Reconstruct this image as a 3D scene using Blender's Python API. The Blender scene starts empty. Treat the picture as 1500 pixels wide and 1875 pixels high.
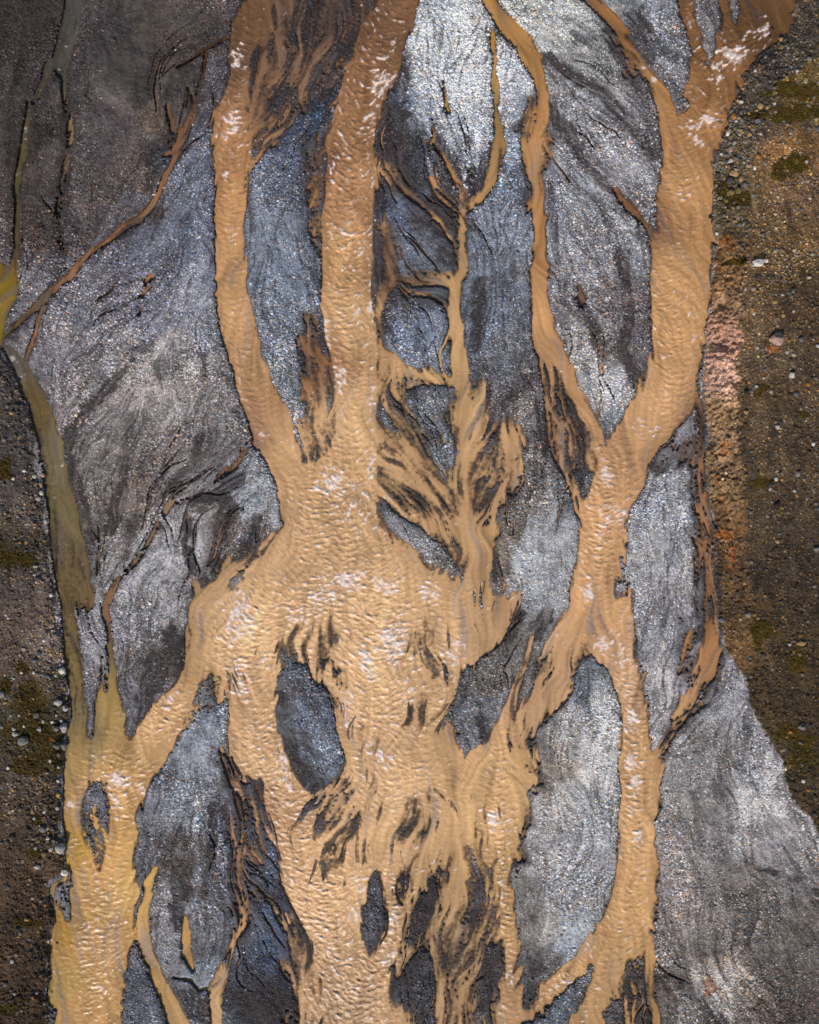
import bpy, math, random
import numpy as np
from mathutils import Vector

C = bpy.context.scene
PX = 25.0                     # photograph pixels per metre on the river plane
H = 72.0                      # drone height above the river, metres
# ------------------------------------------------------------------ camera
cam_d = bpy.data.cameras.new("drone_camera")
cam = bpy.data.objects.new("drone_camera", cam_d)
C.collection.objects.link(cam)
cam.location = (0, 0, H)
cam_d.sensor_fit = 'VERTICAL'
cam_d.angle = 2 * math.atan(37.5 / H)
cam_d.clip_start = 0.5
cam_d.clip_end = 6000
C.camera = cam
# ------------------------------------------------------------------ light
SUN_EL, SUN_AZ = 36.0, 197.0           # low sun from the bottom edge of the picture, a little left
w = bpy.data.worlds.new("World")
C.world = w
w.use_nodes = True
nt = w.node_tree
sky = nt.nodes.new("ShaderNodeTexSky")
sky.sky_type = 'NISHITA'
sky.sun_disc = False
sky.sun_elevation = math.radians(SUN_EL)
sky.sun_rotation = math.radians(SUN_AZ)
bg = nt.nodes["Background"]
bg.inputs[1].default_value = 0.10
nt.links.new(sky.outputs[0], bg.inputs[0])
sd = bpy.data.lights.new("sun", 'SUN')
sd.energy = 4.0
sd.angle = math.radians(0.5)
sd.color = (1.0, 0.93, 0.83)
sun = bpy.data.objects.new("sun", sd)
C.collection.objects.link(sun)
az, el = math.radians(SUN_AZ), math.radians(SUN_EL)
to_sun = Vector((math.sin(az) * math.cos(el), math.cos(az) * math.cos(el), math.sin(el)))
sun.rotation_euler = (-to_sun).to_track_quat('-Z', 'Y').to_euler()
sun.location = to_sun * 80
C.view_settings.view_transform = 'Standard'
C.view_settings.look = 'None'
C.view_settings.exposure = 0.0
C.view_settings.gamma = 1.0
E_LIGHT = 1.0                # what a flat white surface returns under this light

rng = np.random.default_rng(7)
random.seed(7)
F = np.float32
# ------------------------------------------------------------------ raster of the river plain
STEP = 1.4
X0, X1, Y0, Y1 = -140.0, 1640.0, -140.0, 2016.0
gx = np.arange(X0, X1 + .1, STEP, dtype=F)
gy = np.arange(Y0, Y1 + .1, STEP, dtype=F)
NX, NY = len(gx), len(gy)
GX, GY = np.meshgrid(gx, gy)
fx = np.fft.rfftfreq(NX)[None, :]
fy = np.fft.fftfreq(NY)[:, None]
FR = np.sqrt(fx * fx + fy * fy).astype(F)

def blur(a, px):
    s = px / STEP
    return np.fft.irfft2(np.fft.rfft2(a) * np.exp(-2 * (math.pi * s * FR) ** 2), s=(NY, NX)).astype(F)

def noise(px, seed, band=0.0):
    """smooth random field of about that grain, unit spread"""
    r = np.random.default_rng(seed).standard_normal((NY, NX)).astype(F)
    f = np.fft.rfft2(r) * np.exp(-2 * (math.pi * px / STEP * .45 * FR) ** 2)
    if band:
        f *= 1 - np.exp(-2 * (math.pi * band / STEP * .45 * FR) ** 2)
    f[0, 0] = 0
    a = np.fft.irfft2(f, s=(NY, NX)).astype(F)
    return a / a.std()

def fract(px, seed, n=4):
    a = sum(noise(px / 2 ** k, seed + k) * .6 ** k for k in range(n))
    return a / a.std()

def sst(a, b, x):
    t = np.clip((x - a) / (b - a), 0, 1)
    return t * t * (3 - 2 * t)

def box(xa, xb, ya, yb):
    i0, i1 = np.searchsorted(gx, [xa, xb])
    j0, j1 = np.searchsorted(gy, [ya, yb])
    return slice(j0, j1), slice(i0, i1)

def extend(p):
    """carry a line that leaves the picture on beyond the edge"""
    p = [list(q) for q in p]
    for a, b, at in ((0, 1, 0), (-1, -2, len(p))):
        x, y, wd = p[a]
        if x < 12 or x > 1488 or y < 12 or y > 1863:
            dx, dy = x - p[b][0], y - p[b][1]
            n = math.hypot(dx, dy) or 1
            q = [x + dx / n * 260, y + dy / n * 260, wd]
            if at == 0: p.insert(0, q)
            else: p.append(q)
    return p

def stroke_dist(p, pad):
    """field of (half width - distance) for a line of (x, y, width); returns the window and the values"""
    p = np.array(p, F)
    wmax = p[:, 2].max() / 2
    sl = box(p[:, 0].min() - wmax - pad, p[:, 0].max() + wmax + pad, p[:, 1].min() - wmax - pad, p[:, 1].max() + wmax + pad)
    xx, yy = GX[sl], GY[sl]
    out = np.full(xx.shape, -1e4, F)
    for (xa, ya, wa), (xb, yb, wb) in zip(p[:-1], p[1:]):
        dx, dy = xb - xa, yb - ya
        L = dx * dx + dy * dy + 1e-6
        t = np.clip(((xx - xa) * dx + (yy - ya) * dy) / L, 0, 1)
        d = np.hypot(xx - xa - t * dx, yy - ya - t * dy)
        np.maximum(out, (wa + t * (wb - wa)) / 2 - d, out=out)
    return sl, out

def poly_dist(p, pad):
    """signed distance to a closed outline, positive inside"""
    p = np.array(p, F)
    sl = box(p[:, 0].min() - pad, p[:, 0].max() + pad, p[:, 1].min() - pad, p[:, 1].max() + pad)
    xx, yy = GX[sl], GY[sl]
    d = np.full(xx.shape, 1e9, F)
    ins = np.zeros(xx.shape, bool)
    q = np.roll(p, -1, 0)
    for (xa, ya), (xb, yb) in zip(p, q):
        dx, dy = xb - xa, yb - ya
        t = np.clip(((xx - xa) * dx + (yy - ya) * dy) / (dx * dx + dy * dy + 1e-6), 0, 1)
        np.minimum(d, (xx - xa - t * dx) ** 2 + (yy - ya - t * dy) ** 2, out=d)
        c = (ya > yy) != (yb > yy)
        ins ^= c & (xx < (xb - xa) * (yy - ya) / ((yb - ya) or 1e-6) + xa)
    d = np.sqrt(d)
    return sl, np.where(ins, d, -d)
# ------------------------------------------------------------------ survey of the place (x, y, width in photograph pixels)
DEEP = [
 [(482,-40,52),(478,0,52),(455,55,70),(440,90,48),(440,130,40),(433,170,46),(423,220,66),(424,280,70),(423,330,58),(419,400,56),(422,500,60),(428,550,64),(436,600,66),(448,650,66),(463,700,68),(488,760,80),(502,800,85),(522,850,62),(534,900,48),(545,960,60)],
 [(745,-40,80),(732,0,76),(718,33,82),(700,67,94),(692,100,98),(682,133,88),(667,167,86),(657,200,86),(650,233,86),(643,267,88),(642,333,96),(639,400,98),(634,500,98),(636,560,100),(642,600,100),(648,650,90),(652,700,82),(654,760,80),(653,800,84),(640,860,110),(622,920,144)],
 [(1250,-30,28),(1253,0,28),(1261,33,26),(1271,67,24),(1279,100,28),(1281,133,36),(1270,170,40)],
 [(1072,-10,22),(1090,5,26),(1108,25,24),(1125,42,24),(1140,65,22)],
 [(1172,120,16),(1190,135,20),(1203,155,26),(1215,178,32),(1222,200,36),(1230,235,40)],
 [(880,-30,34),(898,3,32),(914,30,32),(935,55,32),(958,80,36),(975,105,38),(988,140,28),(994,175,22),(992,215,20),(980,260,26),(975,300,24),(984,340,22),(989,400,26),(989,440,28),(988,500,32),(989,550,34),(994,600,40),(1000,635,46)],
 [(1008,625,40),(1030,665,34),(1050,712,28),(1068,750,26),(1085,775,26),(1103,808,16)],
 [(847,390,13),(847,433,15),(845,467,18),(847,493,20),(837,515,24),(835,533,26),(832,570,28),(835,620,34),(841,667,40),(846,700,38),(848,727,28),(847,760,40),(850,793,30),(852,817,24),(857,867,24),(858,900,22),(855,933,30),(850,965,44)],
 [(912,267,18),(912,233,16),(908,200,13),(907,167,11),(905,133,8),(905,110,7)],
 [(13,640,20),(25,655,24),(41,672,30),(57,710,36),(73,750,40),(89,800,44),(98,850,48),(108,900,54),(116,950,60),(124,1000,66),(134,1050,68),(142,1100,60)],
 [(262,1665,24),(264,1700,24),(266,1730,28),(274,1760,22),(290,1790,28),(305,1820,34),(318,1850,38),(332,1890,42)],
 [(925,1320,24),(907,1367,36),(883,1397,60)],
 [(1300,1150,26),(1302,1183,34),(1300,1212,38),(1297,1240,24)],
]
WATER = [  # outlines of the wide reaches
 [(545,800),(556,845),(575,840),(600,830),(694,840),(694,950),(712,972),(740,997),(770,1020),(800,1040),(835,1055),(860,1030),(845,1000),(820,975),(850,955),(885,950),(902,970),(908,1010),(901,1037),(897,1060),(905,1088),(947,1090),(940,1117),(930,1150),(920,1180),(887,1203),(853,1223),(837,1247),(832,1273),(830,1317),(837,1350),(847,1380),(857,1402),(885,1390),(915,1360),(960,1370),(985,1355),(992,1440),(977,1458),(967,1508),(953,1558),(940,1608),(943,1658),(948,1708),(953,1758),(953,1808),(957,1848),(985,1845),(955,1880),(900,1885),(913,1825),(920,1775),(917,1725),(900,1675),(897,1625),(893,1600),(840,1640),(800,1680),(750,1690),(712,1770),(717,1805),(717,1835),(740,1858),(765,1880),(765,2000),(590,2000),(577,1848),(575,1800),(567,1725),(553,1695),(537,1665),(520,1635),(513,1595),(503,1548),(495,1510),(482,1475),(467,1442),(440,1430),(420,1400),(418,1340),(417,1283),(397,1293),(350,1320),(330,1350),(317,1380),(293,1410),(277,1440),(260,1475),(250,1535),(247,1565),(248,1602),(252,1650),(250,1720),(240,1742),(233,1760),(230,1808),(222,1880),(222,2000),(95,2000),(95,1875),(97,1858),(84,1818),(88,1792),(92,1742),(97,1705),(100,1682),(97,1668),(105,1650),(130,1620),(125,1590),(122,1562),(117,1525),(113,1485),(115,1433),(120,1383),(120,1350),(127,1317),(125,1267),(118,1233),(117,1183),(110,1117),(100,1077),(95,1040),(160,1040),(168,1060),(171,1090),(150,1110),(153,1200),(160,1250),(165,1350),(170,1340),(174,1310),(177,1267),(184,1215),(198,1170),(206,1150),(213,1217),(220,1267),(227,1310),(230,1342),(237,1347),(253,1327),(267,1310),(287,1280),(320,1250),(333,1223),(340,1183),(340,1150),(347,1123),(353,1090),(355,1063),(372,1075),(390,1060),(417,1017),(450,1030),(480,1010),(500,985),(518,950),(520,900)],
 [(1317,-160),(1317,0),(1320,40),(1310,80),(1300,115),(1290,140),(1262,160),(1257,193),(1245,205),(1225,210),(1213,247),(1215,280),(1208,320),(1203,350),(1198,383),(1192,433),(1188,500),(1190,560),(1192,600),(1188,650),(1177,683),(1160,727),(1140,763),(1110,807),(1100,833),(1087,867),(1078,900),(1063,933),(1060,1000),(1053,1033),(1047,1077),(1037,1113),(1018,1150),(1000,1180),(985,1235),(960,1280),(930,1340),(940,1372),(980,1353),(1007,1313),(1033,1283),(1050,1250),(1063,1206),(1072,1184),(1087,1200),(1110,1227),(1123,1260),(1137,1297),(1138,1333),(1135,1370),(1133,1408),(1135,1475),(1132,1542),(1125,1592),(1117,1635),(1103,1675),(1080,1712),(1057,1748),(1013,1782),(985,1815),(955,1860),(975,1875),(1000,1852),(1017,1830),(1043,1806),(1080,1775),(1077,1798),(1060,1842),(1040,1865),(1020,2000),(1085,2000),(1110,1855),(1130,1822),(1147,1788),(1157,1765),(1193,1742),(1195,1708),(1200,1675),(1205,1625),(1207,1592),(1200,1542),(1203,1508),(1210,1485),(1210,1442),(1220,1385),(1196,1380),(1192,1350),(1188,1300),(1182,1250),(1173,1200),(1163,1150),(1155,1110),(1152,1067),(1143,1017),(1147,960),(1157,923),(1183,893),(1193,853),(1213,823),(1233,807),(1240,787),(1267,757),(1277,733),(1280,700),(1287,650),(1293,600),(1302,550),(1305,500),(1307,433),(1308,383),(1310,333),(1307,297),(1323,267),(1333,240),(1337,207),(1353,187),(1360,157),(1367,133),(1383,107),(1417,83),(1447,60),(1457,33),(1463,0),(1463,-160)],
 [(-160,480),(10,482),(30,487),(33,530),(30,560),(10,590),(7,625),(14,645),(0,640),(-160,640)],
 [(117,-160),(117,0),(105,60),(92,118),(102,140),(118,148),(128,118),(140,60),(148,0),(148,-160)],
]
ISLES = [  # gravel bars inside them: outline, softness
 ([(730,537),(753,543),(773,557),(800,577),(817,593),(823,603),(822,647),(818,680),(793,685),(777,667),(767,680),(747,673),(730,660),(713,650),(705,633),(707,600),(717,573),(720,550)],9),
 ([(750,707),(773,703),(800,700),(827,707),(835,720),(833,733),(823,747),(815,760),(820,777),(833,790),(837,810),(843,833),(837,860),(833,897),(810,887),(793,860),(787,833),(773,810),(763,787),(753,767),(740,740),(737,717)],10),
 ([(695,733),(707,747),(720,767),(730,790),(727,807),(713,790),(700,783),(693,767)],8),
 ([(697,900),(715,925),(740,945),(763,955),(790,975),(820,1000),(840,1035),(835,1052),(822,1048),(800,1022),(790,1033),(770,1020),(745,1000),(715,975),(697,955)],11),
 ([(870,800),(890,807),(913,833),(923,853),(917,883),(897,923),(880,953),(868,927),(867,867)],14),
 ([(510,1237),(533,1217),(557,1217),(573,1243),(593,1267),(603,1287),(613,1323),(623,1363),(630,1400),(630,1410),(610,1432),(570,1455),(557,1442),(547,1418),(533,1397),(520,1367),(510,1317),(507,1267)],9),
 ([(687,1595),(697,1605),(703,1635),(707,1668),(703,1705),(693,1735),(678,1752),(670,1735),(663,1705),(665,1668),(670,1635),(680,1608)],8),
 ([(730,1608),(747,1595),(753,1615),(747,1635),(737,1652),(730,1635)],9),
 ([(777,1632),(793,1592),(807,1582),(815,1602),(813,1628),(803,1652),(793,1675),(780,1702),(763,1725),(743,1745),(743,1708),(753,1668),(763,1642)],9),
 ([(767,1738),(783,1735),(797,1758),(802,1792),(802,1842),(800,2000),(767,2000),(760,1858),(733,1852),(717,1832),(717,1808),(730,1785),(750,1758)],9),
 ([(857,1552),(870,1562),(887,1588),(890,1608),(873,1608),(860,1588)],9),
 ([(860,1618),(885,1615),(890,1640),(875,1650),(862,1640)],12),
 ([(865,1668),(890,1660),(903,1690),(900,1712),(875,1705)],12),
 ([(883,1735),(903,1718),(917,1735),(920,1775),(910,1818),(897,1858),(883,1880),(860,1875),(867,1842),(870,1792),(880,1758)],8),
 ([(168,1438),(192,1435),(193,1475),(190,1518),(183,1562),(175,1588),(167,1552),(160,1518),(162,1475)],17),
 ([(247,1732),(257,1752),(270,1798),(283,1832),(300,1868),(330,2000),(222,2000),(223,1868),(230,1808),(235,1752)],8),
 ([(610,1462),(627,1442),(640,1480),(647,1508),(640,1518),(617,1528),(607,1582),(600,1562),(587,1522),(597,1492)],24),
 ([(437,1045),(452,1038),(444,1062),(430,1080),(420,1084),(424,1062)],9),
 ([(758,1135),(770,1140),(785,1165),(778,1170),(795,1235),(788,1238),(775,1200),(765,1190)],16),
 ([(768,1270),(778,1280),(770,1330),(756,1335),(752,1315),(762,1295)],12),
 ([(668,1335),(690,1355),(685,1370),(672,1362)],13),
 ([(748,1462),(760,1470),(755,1520),(742,1545),(738,1530),(746,1500)],18),
 ([(520,1190),(552,1150),(560,1165),(540,1200),(525,1215)],20),
 ([(585,1180),(598,1140),(612,1140),(606,1190),(592,1220)],20),
 ([(612,1235),(622,1230),(630,1255),(625,1270),(615,1258)],14),
 ([(1130,1090),(1140,1020),(1146,1050),(1148,1090)],12),
 ([(1336,-160),(1350,-160),(1352,20),(1345,38),(1336,30)],10),
 ([(400,1240),(385,1280),(360,1285),(370,1262)],22),
 ([(350,1310),(380,1300),(370,1312),(345,1330)],16),
 ([(103,1625),(118,1615),(128,1640),(124,1680),(110,1655)],16),
 ([(150,1107),(160,1137),(177,1177),(183,1217),(177,1267),(173,1310),(167,1350),(163,1317),(157,1267),(155,1217),(150,1177),(143,1137)],9),
 ([(190,1165),(197,1240),(196,1260),(185,1200)],12),
]
VEIL = [  # thin sheets and threads: line, depth, softness
 ([(575,-20,30),(560,60,28),(548,120,26),(538,170,24),(522,215,28),(495,250,24),(468,275,30),(452,300,26)],.5,9),
 ([(615,-20,30),(600,30,34),(578,90,28),(560,130,24),(545,165,20)],.2,16),
 ([(530,-20,26),(520,40,24),(505,110,22),(490,170,18),(470,230,18),(455,260,22)],.26,12),
 ([(492,40,20),(481,110,16),(468,180,16),(456,235,16)],.32,9),
 ([(660,-20,30),(648,30,26),(636,80,24),(622,130,14)],.12,16),
 ([(907,300,22),(893,347,18),(877,363,16),(853,386,14)],.4,10),
 ([(912,262,24),(907,300,22)],.5,10),
 ([(793,233,6),(797,267,8),(820,300,10),(830,323,10),(845,350,12),(847,386,14)],.4,7),
 ([(787,327,8),(800,350,14),(820,367,14),(845,390,14)],.4,8),
 ([(903,60,12),(903,83,8),(905,110,8)],.3,7),
 ([(707,300,5),(733,347,7),(760,367,8),(787,387,8),(807,407,7),(820,430,7),(835,453,8)],.3,5),
 ([(733,510,14),(767,520,10),(813,520,10),(833,530,12)],.32,6),
 ([(760,537,7),(790,543,9),(812,557,8),(824,575,8)],.3,5),
 ([(705,395,8),(710,450,18),(715,483,24),(714,517,24),(700,545,18),(692,575,16)],.35,9),
 ([(690,575,10),(700,610,10),(697,640,16)],.3,8),
 ([(690,640,26),(715,658,26),(740,680,24),(775,690,14),(810,692,16),(842,702,26)],.6,8),
 ([(697,650,30),(707,687,28),(720,720,26),(732,760,26),(747,793,22),(763,820,22),(783,853,22),(800,890,24),(820,920,22),(840,948,26)],.5,10),
 ([(693,790,20),(713,812,24),(740,838,26),(767,873,26),(793,910,28),(822,943,30)],.55,10),
 ([(693,840,30),(713,867,30),(733,898,32),(760,928,34),(787,955,34),(815,982,40)],.55,12),
 ([(697,880,20),(725,915,16),(770,955,14)],.3,10),
 ([(883,700,14),(873,747,20),(876,787,22),(868,830,16)],.28,9),
 ([(947,787,16),(935,817,22),(937,850,20),(930,883,20),(910,913,16),(887,943,18),(868,972,30)],.5,7),
 ([(885,830,6),(890,880,6),(882,930,6)],.2,5),
 ([(810,965,40),(850,980,50),(880,1000,50),(870,1050,50),(860,1090,60)],.7,14),
 ([(965,205,9),(958,240,9),(963,290,12),(972,330,12)],.4,7),
 ([(1000,205,14),(1000,250,14),(990,300,14)],.15,9),
 ([(997,640,22),(1000,680,20),(1006,720,18),(1008,780,16),(1015,825,16),(1035,862,16),(1049,893,16),(1059,930,14),(1068,955,12)],.42,8),
 ([(1045,765,10),(1055,785,12),(1066,810,13),(1075,835,12),(1085,858,12)],.5,6),
 ([(1075,790,22),(1092,815,26)],.3,12),
 ([(1127,347,10),(1147,373,16),(1167,393,15),(1183,413,9),(1192,430,8)],.5,7),
 ([(1062,525,8),(1064,545,20),(1066,560,12)],.5,6),
 ([(812,148,4),(814,170,7),(817,197,10),(822,204,10)],.5,4),
 ([(1140,65,26),(1150,85,24),(1158,108,20),(1172,120,16)],.3,10),
 ([(590,277,12),(582,300,16),(577,333,14),(567,370,12),(578,400,14),(575,450,10)],.2,10),
 ([(578,590,26),(566,620,40),(572,660,44),(590,700,34),(594,740,24),(588,790,40),(570,822,44)],.3,12),
 ([(572,800,70),(590,830,60)],.25,16),
 ([(413,70,9),(393,80,8),(370,93,7),(345,110,6),(325,122,4)],.3,6),
 ([(377,97,6),(373,133,6),(362,167,7),(357,193,10),(347,220,14),(333,243,17),(323,277,18),(311,307,9),(300,330,8),(293,350,10),(277,377,12),(257,400,14),(227,417,18),(207,433,14),(173,457,12),(150,477,12),(127,507,15),(93,533,17),(67,560,16),(33,593,12),(10,612,8)],.42,6),
 ([(345,160,5),(353,178,5),(357,193,8)],.25,5),
 ([(307,195,12),(312,217,14),(316,240,10)],.35,5),
 ([(302,272,16),(306,292,14)],.2,8),
 ([(78,565,10),(70,590,9),(60,625,11),(49,656,10)],.4,5),
 ([(275,510,14),(262,545,16),(255,575,6)],.12,8),
 ([(462,800,16),(445,827,12),(430,853,12),(400,873,11),(360,907,10),(313,923,8),(293,950,9),(275,985,9),(258,1015,10),(238,1042,11),(213,1064,12),(200,1088,12),(194,1120,14),(202,1160,12),(207,1210,10)],.2,7),
 ([(500,985,20),(470,1010,16),(440,1035,18)],.3,10),
 ([(407,1375,14),(420,1410,18),(432,1442,18),(446,1500,12),(447,1535,13),(441,1575,11),(437,1615,10),(449,1652,12),(455,1688,10),(432,1715,8),(420,1745,14),(408,1780,24),(394,1815,28),(396,1855,20),(395,1890,20)],.45,7),
 ([(455,1470,30),(470,1500,24)],.12,12),
 ([(338,1680,6),(342,1728,20),(344,1752,20),(354,1775,10)],.55,6),
 ([(285,1590,10),(273,1612,16),(270,1640,18),(262,1670,22)],.6,7),
 ([(318,1790,5),(350,1795,5),(364,1812,5),(386,1810,8),(400,1790,10)],.3,3),
 ([(52,185,8),(50,220,11),(47,250,12),(40,290,14),(33,320,13),(30,350,10),(32,375,12),(31,420,14),(30,460,14),(22,490,16)],.35,7),
 ([(92,120,18),(75,160,14),(58,185,12)],.3,8),
 ([(118,150,14),(122,190,11),(128,220,10),(128,270,10),(118,310,10),(110,350,11),(107,390,11),(112,430,10),(117,470,8),(118,495,6)],.13,8),
 ([(1277,733,12),(1287,767,12),(1283,800,10),(1283,833,14),(1283,867,14),(1287,893,16),(1290,930,18),(1292,967,20),(1297,1000,20),(1297,1033,16),(1297,1067,14),(1300,1100,20),(1303,1137,24)],.4,8),
 ([(1297,1240,24),(1280,1264,14),(1267,1287,12),(1253,1313,13),(1233,1337,14),(1217,1360,16),(1205,1385,22)],.5,7),
 ([(1285,1290,16),(1270,1310,10)],.2,8),
 ([(973,1167,8),(967,1200,10),(950,1250,14),(940,1283,18),(923,1325,22)],.5,5),
 ([(1205,1400,24),(1200,1430,22)],.5,8),
 ([(1185,1720,26),(1188,1780,18),(1193,1830,18),(1205,1890,20)],.42,10),
 ([(1165,1770,20),(1155,1830,18),(1150,1890,16)],.15,10),
 ([(540,1700,8),(545,1768,12),(556,1808,20),(577,1850,30),(580,1890,30)],.4,14),
 ([(549,1890,24),(545,1840,10),(536,1790,8)],.2,10),
 ([(833,1650,30),(807,1685,18),(783,1708,16),(763,1732,16),(738,1757,16),(728,1785,12)],.6,7),
 ([(783,1708,12),(792,1728,12),(802,1755,13),(806,1795,14),(811,1842,24),(812,1890,26)],.55,8),
 ([(850,1600,34),(840,1660,40),(832,1710,40),(832,1760,42),(838,1800,40),(835,1850,40),(830,1890,40)],.34,14),
 ([(878,1730,14),(868,1770,10),(862,1810,16),(852,1850,24),(848,1890,24)],.5,8),
 ([(812,1610,12),(812,1640,12),(798,1690,10)],.35,8),
 ([(720,1600,26),(716,1650,24),(718,1708,26),(705,1750,44)],.9,8),
 ([(770,1590,28),(758,1642,20),(747,1668,16),(737,1702,12),(734,1740,12)],.6,8),
 ([(858,1530,14),(878,1575,10),(893,1620,14)],.4,8),
 ([(628,1445,30),(600,1470,24),(580,1480,20)],.3,12),
 ([(945,1370,40),(960,1410,30),(965,1450,24)],.2,16),
 ([(120,1610,8),(98,1622,8),(93,1642,8),(102,1668,10),(108,1690,10)],.4,6),
]
WET = [  # dark wet silt left by shrunken threads
 [(620,-20,60),(620,60,60),(600,130,50),(590,170,30)],[(545,-20,40),(530,60,40),(500,140,30),(478,215,24)],[(660,10,30),(640,90,24),(622,140,16)],
 [(745,90,10),(730,170,40),(716,230,50),(722,280,60),(735,330,36),(760,362,26),(800,400,40),(820,430,40),(828,470,26)],[(696,290,18),(697,400,18),(695,470,18),(697,540,20)],
 [(800,260,30),(830,330,40)],[(870,340,40),(885,310,36),(900,270,20)],
 [(250,640,14),(230,667,18),(207,697,20),(187,720,22),(157,747,22),(140,780,20),(123,807,22),(120,833,24),(127,867,28),(138,893,30),(150,933,34),(162,983,28),(172,1040,20)],
 [(230,807,18),(227,867,20),(220,900,22),(213,933,24),(196,975,24)],[(367,800,16),(355,840,16),(320,885,20),(306,910,20)],[(300,260,40),(275,290,30)],
 [(345,950,18),(345,1000,26),(362,1050,24)],[(420,930,40),(395,990,30),(385,1040,24)],[(440,870,30),(400,905,24),(360,930,20)],[(470,950,20),(450,1010,30)],
 [(310,1160,30),(290,1210,50),(270,1260,40),(255,1310,26)],[(330,1170,18),(325,1230,18)],
 [(390,1475,18),(388,1575,18),(375,1640,14)],[(325,1520,24),(300,1580,24)],[(335,1600,40),(325,1660,30),(335,1700,20)],[(420,1480,30),(425,1560,20),(430,1640,20)],
 [(1000,107,24),(1043,133,22),(1100,167,24),(1133,207,22),(1160,240,20),(1200,283,24)],[(1005,200,26),(1050,253,24),(1067,293,22),(1100,327,18),(1125,355,18),(1150,385,24)],
 [(1110,60,20),(1140,100,36),(1170,150,26),(1190,180,14)],[(1160,20,40),(1172,70,40),(1190,110,18)],[(1240,180,20),(1225,170,12)],[(1330,20,26),(1320,60,12)],
 [(1140,465,26),(1147,533,20),(1153,593,20),(1140,640,20),(1165,700,24)],[(1067,577,26),(1090,610,26),(1113,667,24),(1130,680,20)],[(1010,330,14),(1020,480,10)],
 [(1025,690,26),(1035,760,30),(1055,830,34),(1062,880,24)],[(985,740,14),(1000,830,14)],[(1283,740,20),(1280,850,26),(1278,960,24),(1280,1060,22),(1285,1150,20),(1270,1260,16)],[(1310,960,10),(1315,1100,12),(1318,1220,16),(1300,1270,24),(1275,1300,16)],
 [(1385,1590,8),(1433,1602,14),(1510,1640,14)],[(1215,1790,30),(1260,1825,44),(1310,1880,50)],[(1160,1790,50),(1170,1890,60)],
 [(705,600,20),(697,560,16)],[(715,690,20),(705,720,24)],[(760,720,30),(790,715,22),(825,715,20)],[(755,770,20),(775,830,22),(795,880,20)],[(810,540,30),(828,560,10)],
 [(880,520,30),(875,570,20),(870,640,16)],[(885,720,30),(880,790,24)],[(900,840,40),(890,910,30)],[(925,740,20),(960,700,30)],
 [(1000,1130,30),(980,1160,30)],[(905,1060,16),(900,1000,14)],[(950,1130,24),(930,1170,20)],[(880,1320,30),(900,1370,20)],
 [(480,1640,40),(500,1640,30)],[(550,1720,24),(545,1790,30)],[(430,1830,60),(500,1850,90)],[(350,1820,36),(370,1850,40)],
 [(120,160,30),(125,230,30),(125,300,24),(108,360,20),(112,440,20),(110,500,30)],[(50,190,24),(40,300,26),(30,380,24)],[(40,590,30),(20,615,20)],
 [(75,560,30),(100,530,20)],[(370,1060,30),(355,1080,12)],[(580,1440,30),(560,1400,10)],[(515,1250,14),(525,1340,24),(550,1430,30)],
 [(310,1772,14),(330,1762,16),(350,1780,12)],[(895,1740,30),(890,1840,30)],[(790,1600,24),(790,1660,30)],[(1250,850,12),(1205,860,24)],[(1370,110,26),(1420,120,24)],
 [(985,1760,30),(970,1840,24)],[(330,130,40),(350,160,40),(340,200,20)],[(290,390,24),(240,395,10)],
]
GUIDE = [[(1400,1300,1),(1450,1600,1),(1480,1870,1)],[(1250,1450,1),(1300,1700,1),(1400,1870,1)],[(1050,1350,1),(1050,1600,1),(1000,1780,1)],[(80,720,1),(110,1100,1),(110,1500,1)],[(330,560,1),(250,650,1),(150,760,1)],[(370,600,1),(350,800,1),(270,1000,1)],[(1000,250,1),(1100,330,1),(1190,440,1)],[(1020,380,1),(1060,500,1),(1130,700,1)],[(900,350,1),(920,560,1),(960,800,1)],[(850,50,1),(840,200,1),(850,330,1)],[(510,350,1),(530,560,1),(560,740,1)],[(200,50,1),(190,250,1),(150,480,1)],[(340,1380,1),(330,1550,1),(330,1750,1)],[(480,1550,1),(500,1750,1),(520,1870,1)],[(270,1050,1),(260,1200,1),(240,1320,1)],[(1230,830,1),(1220,1100,1),(1220,1300,1)]]
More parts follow.
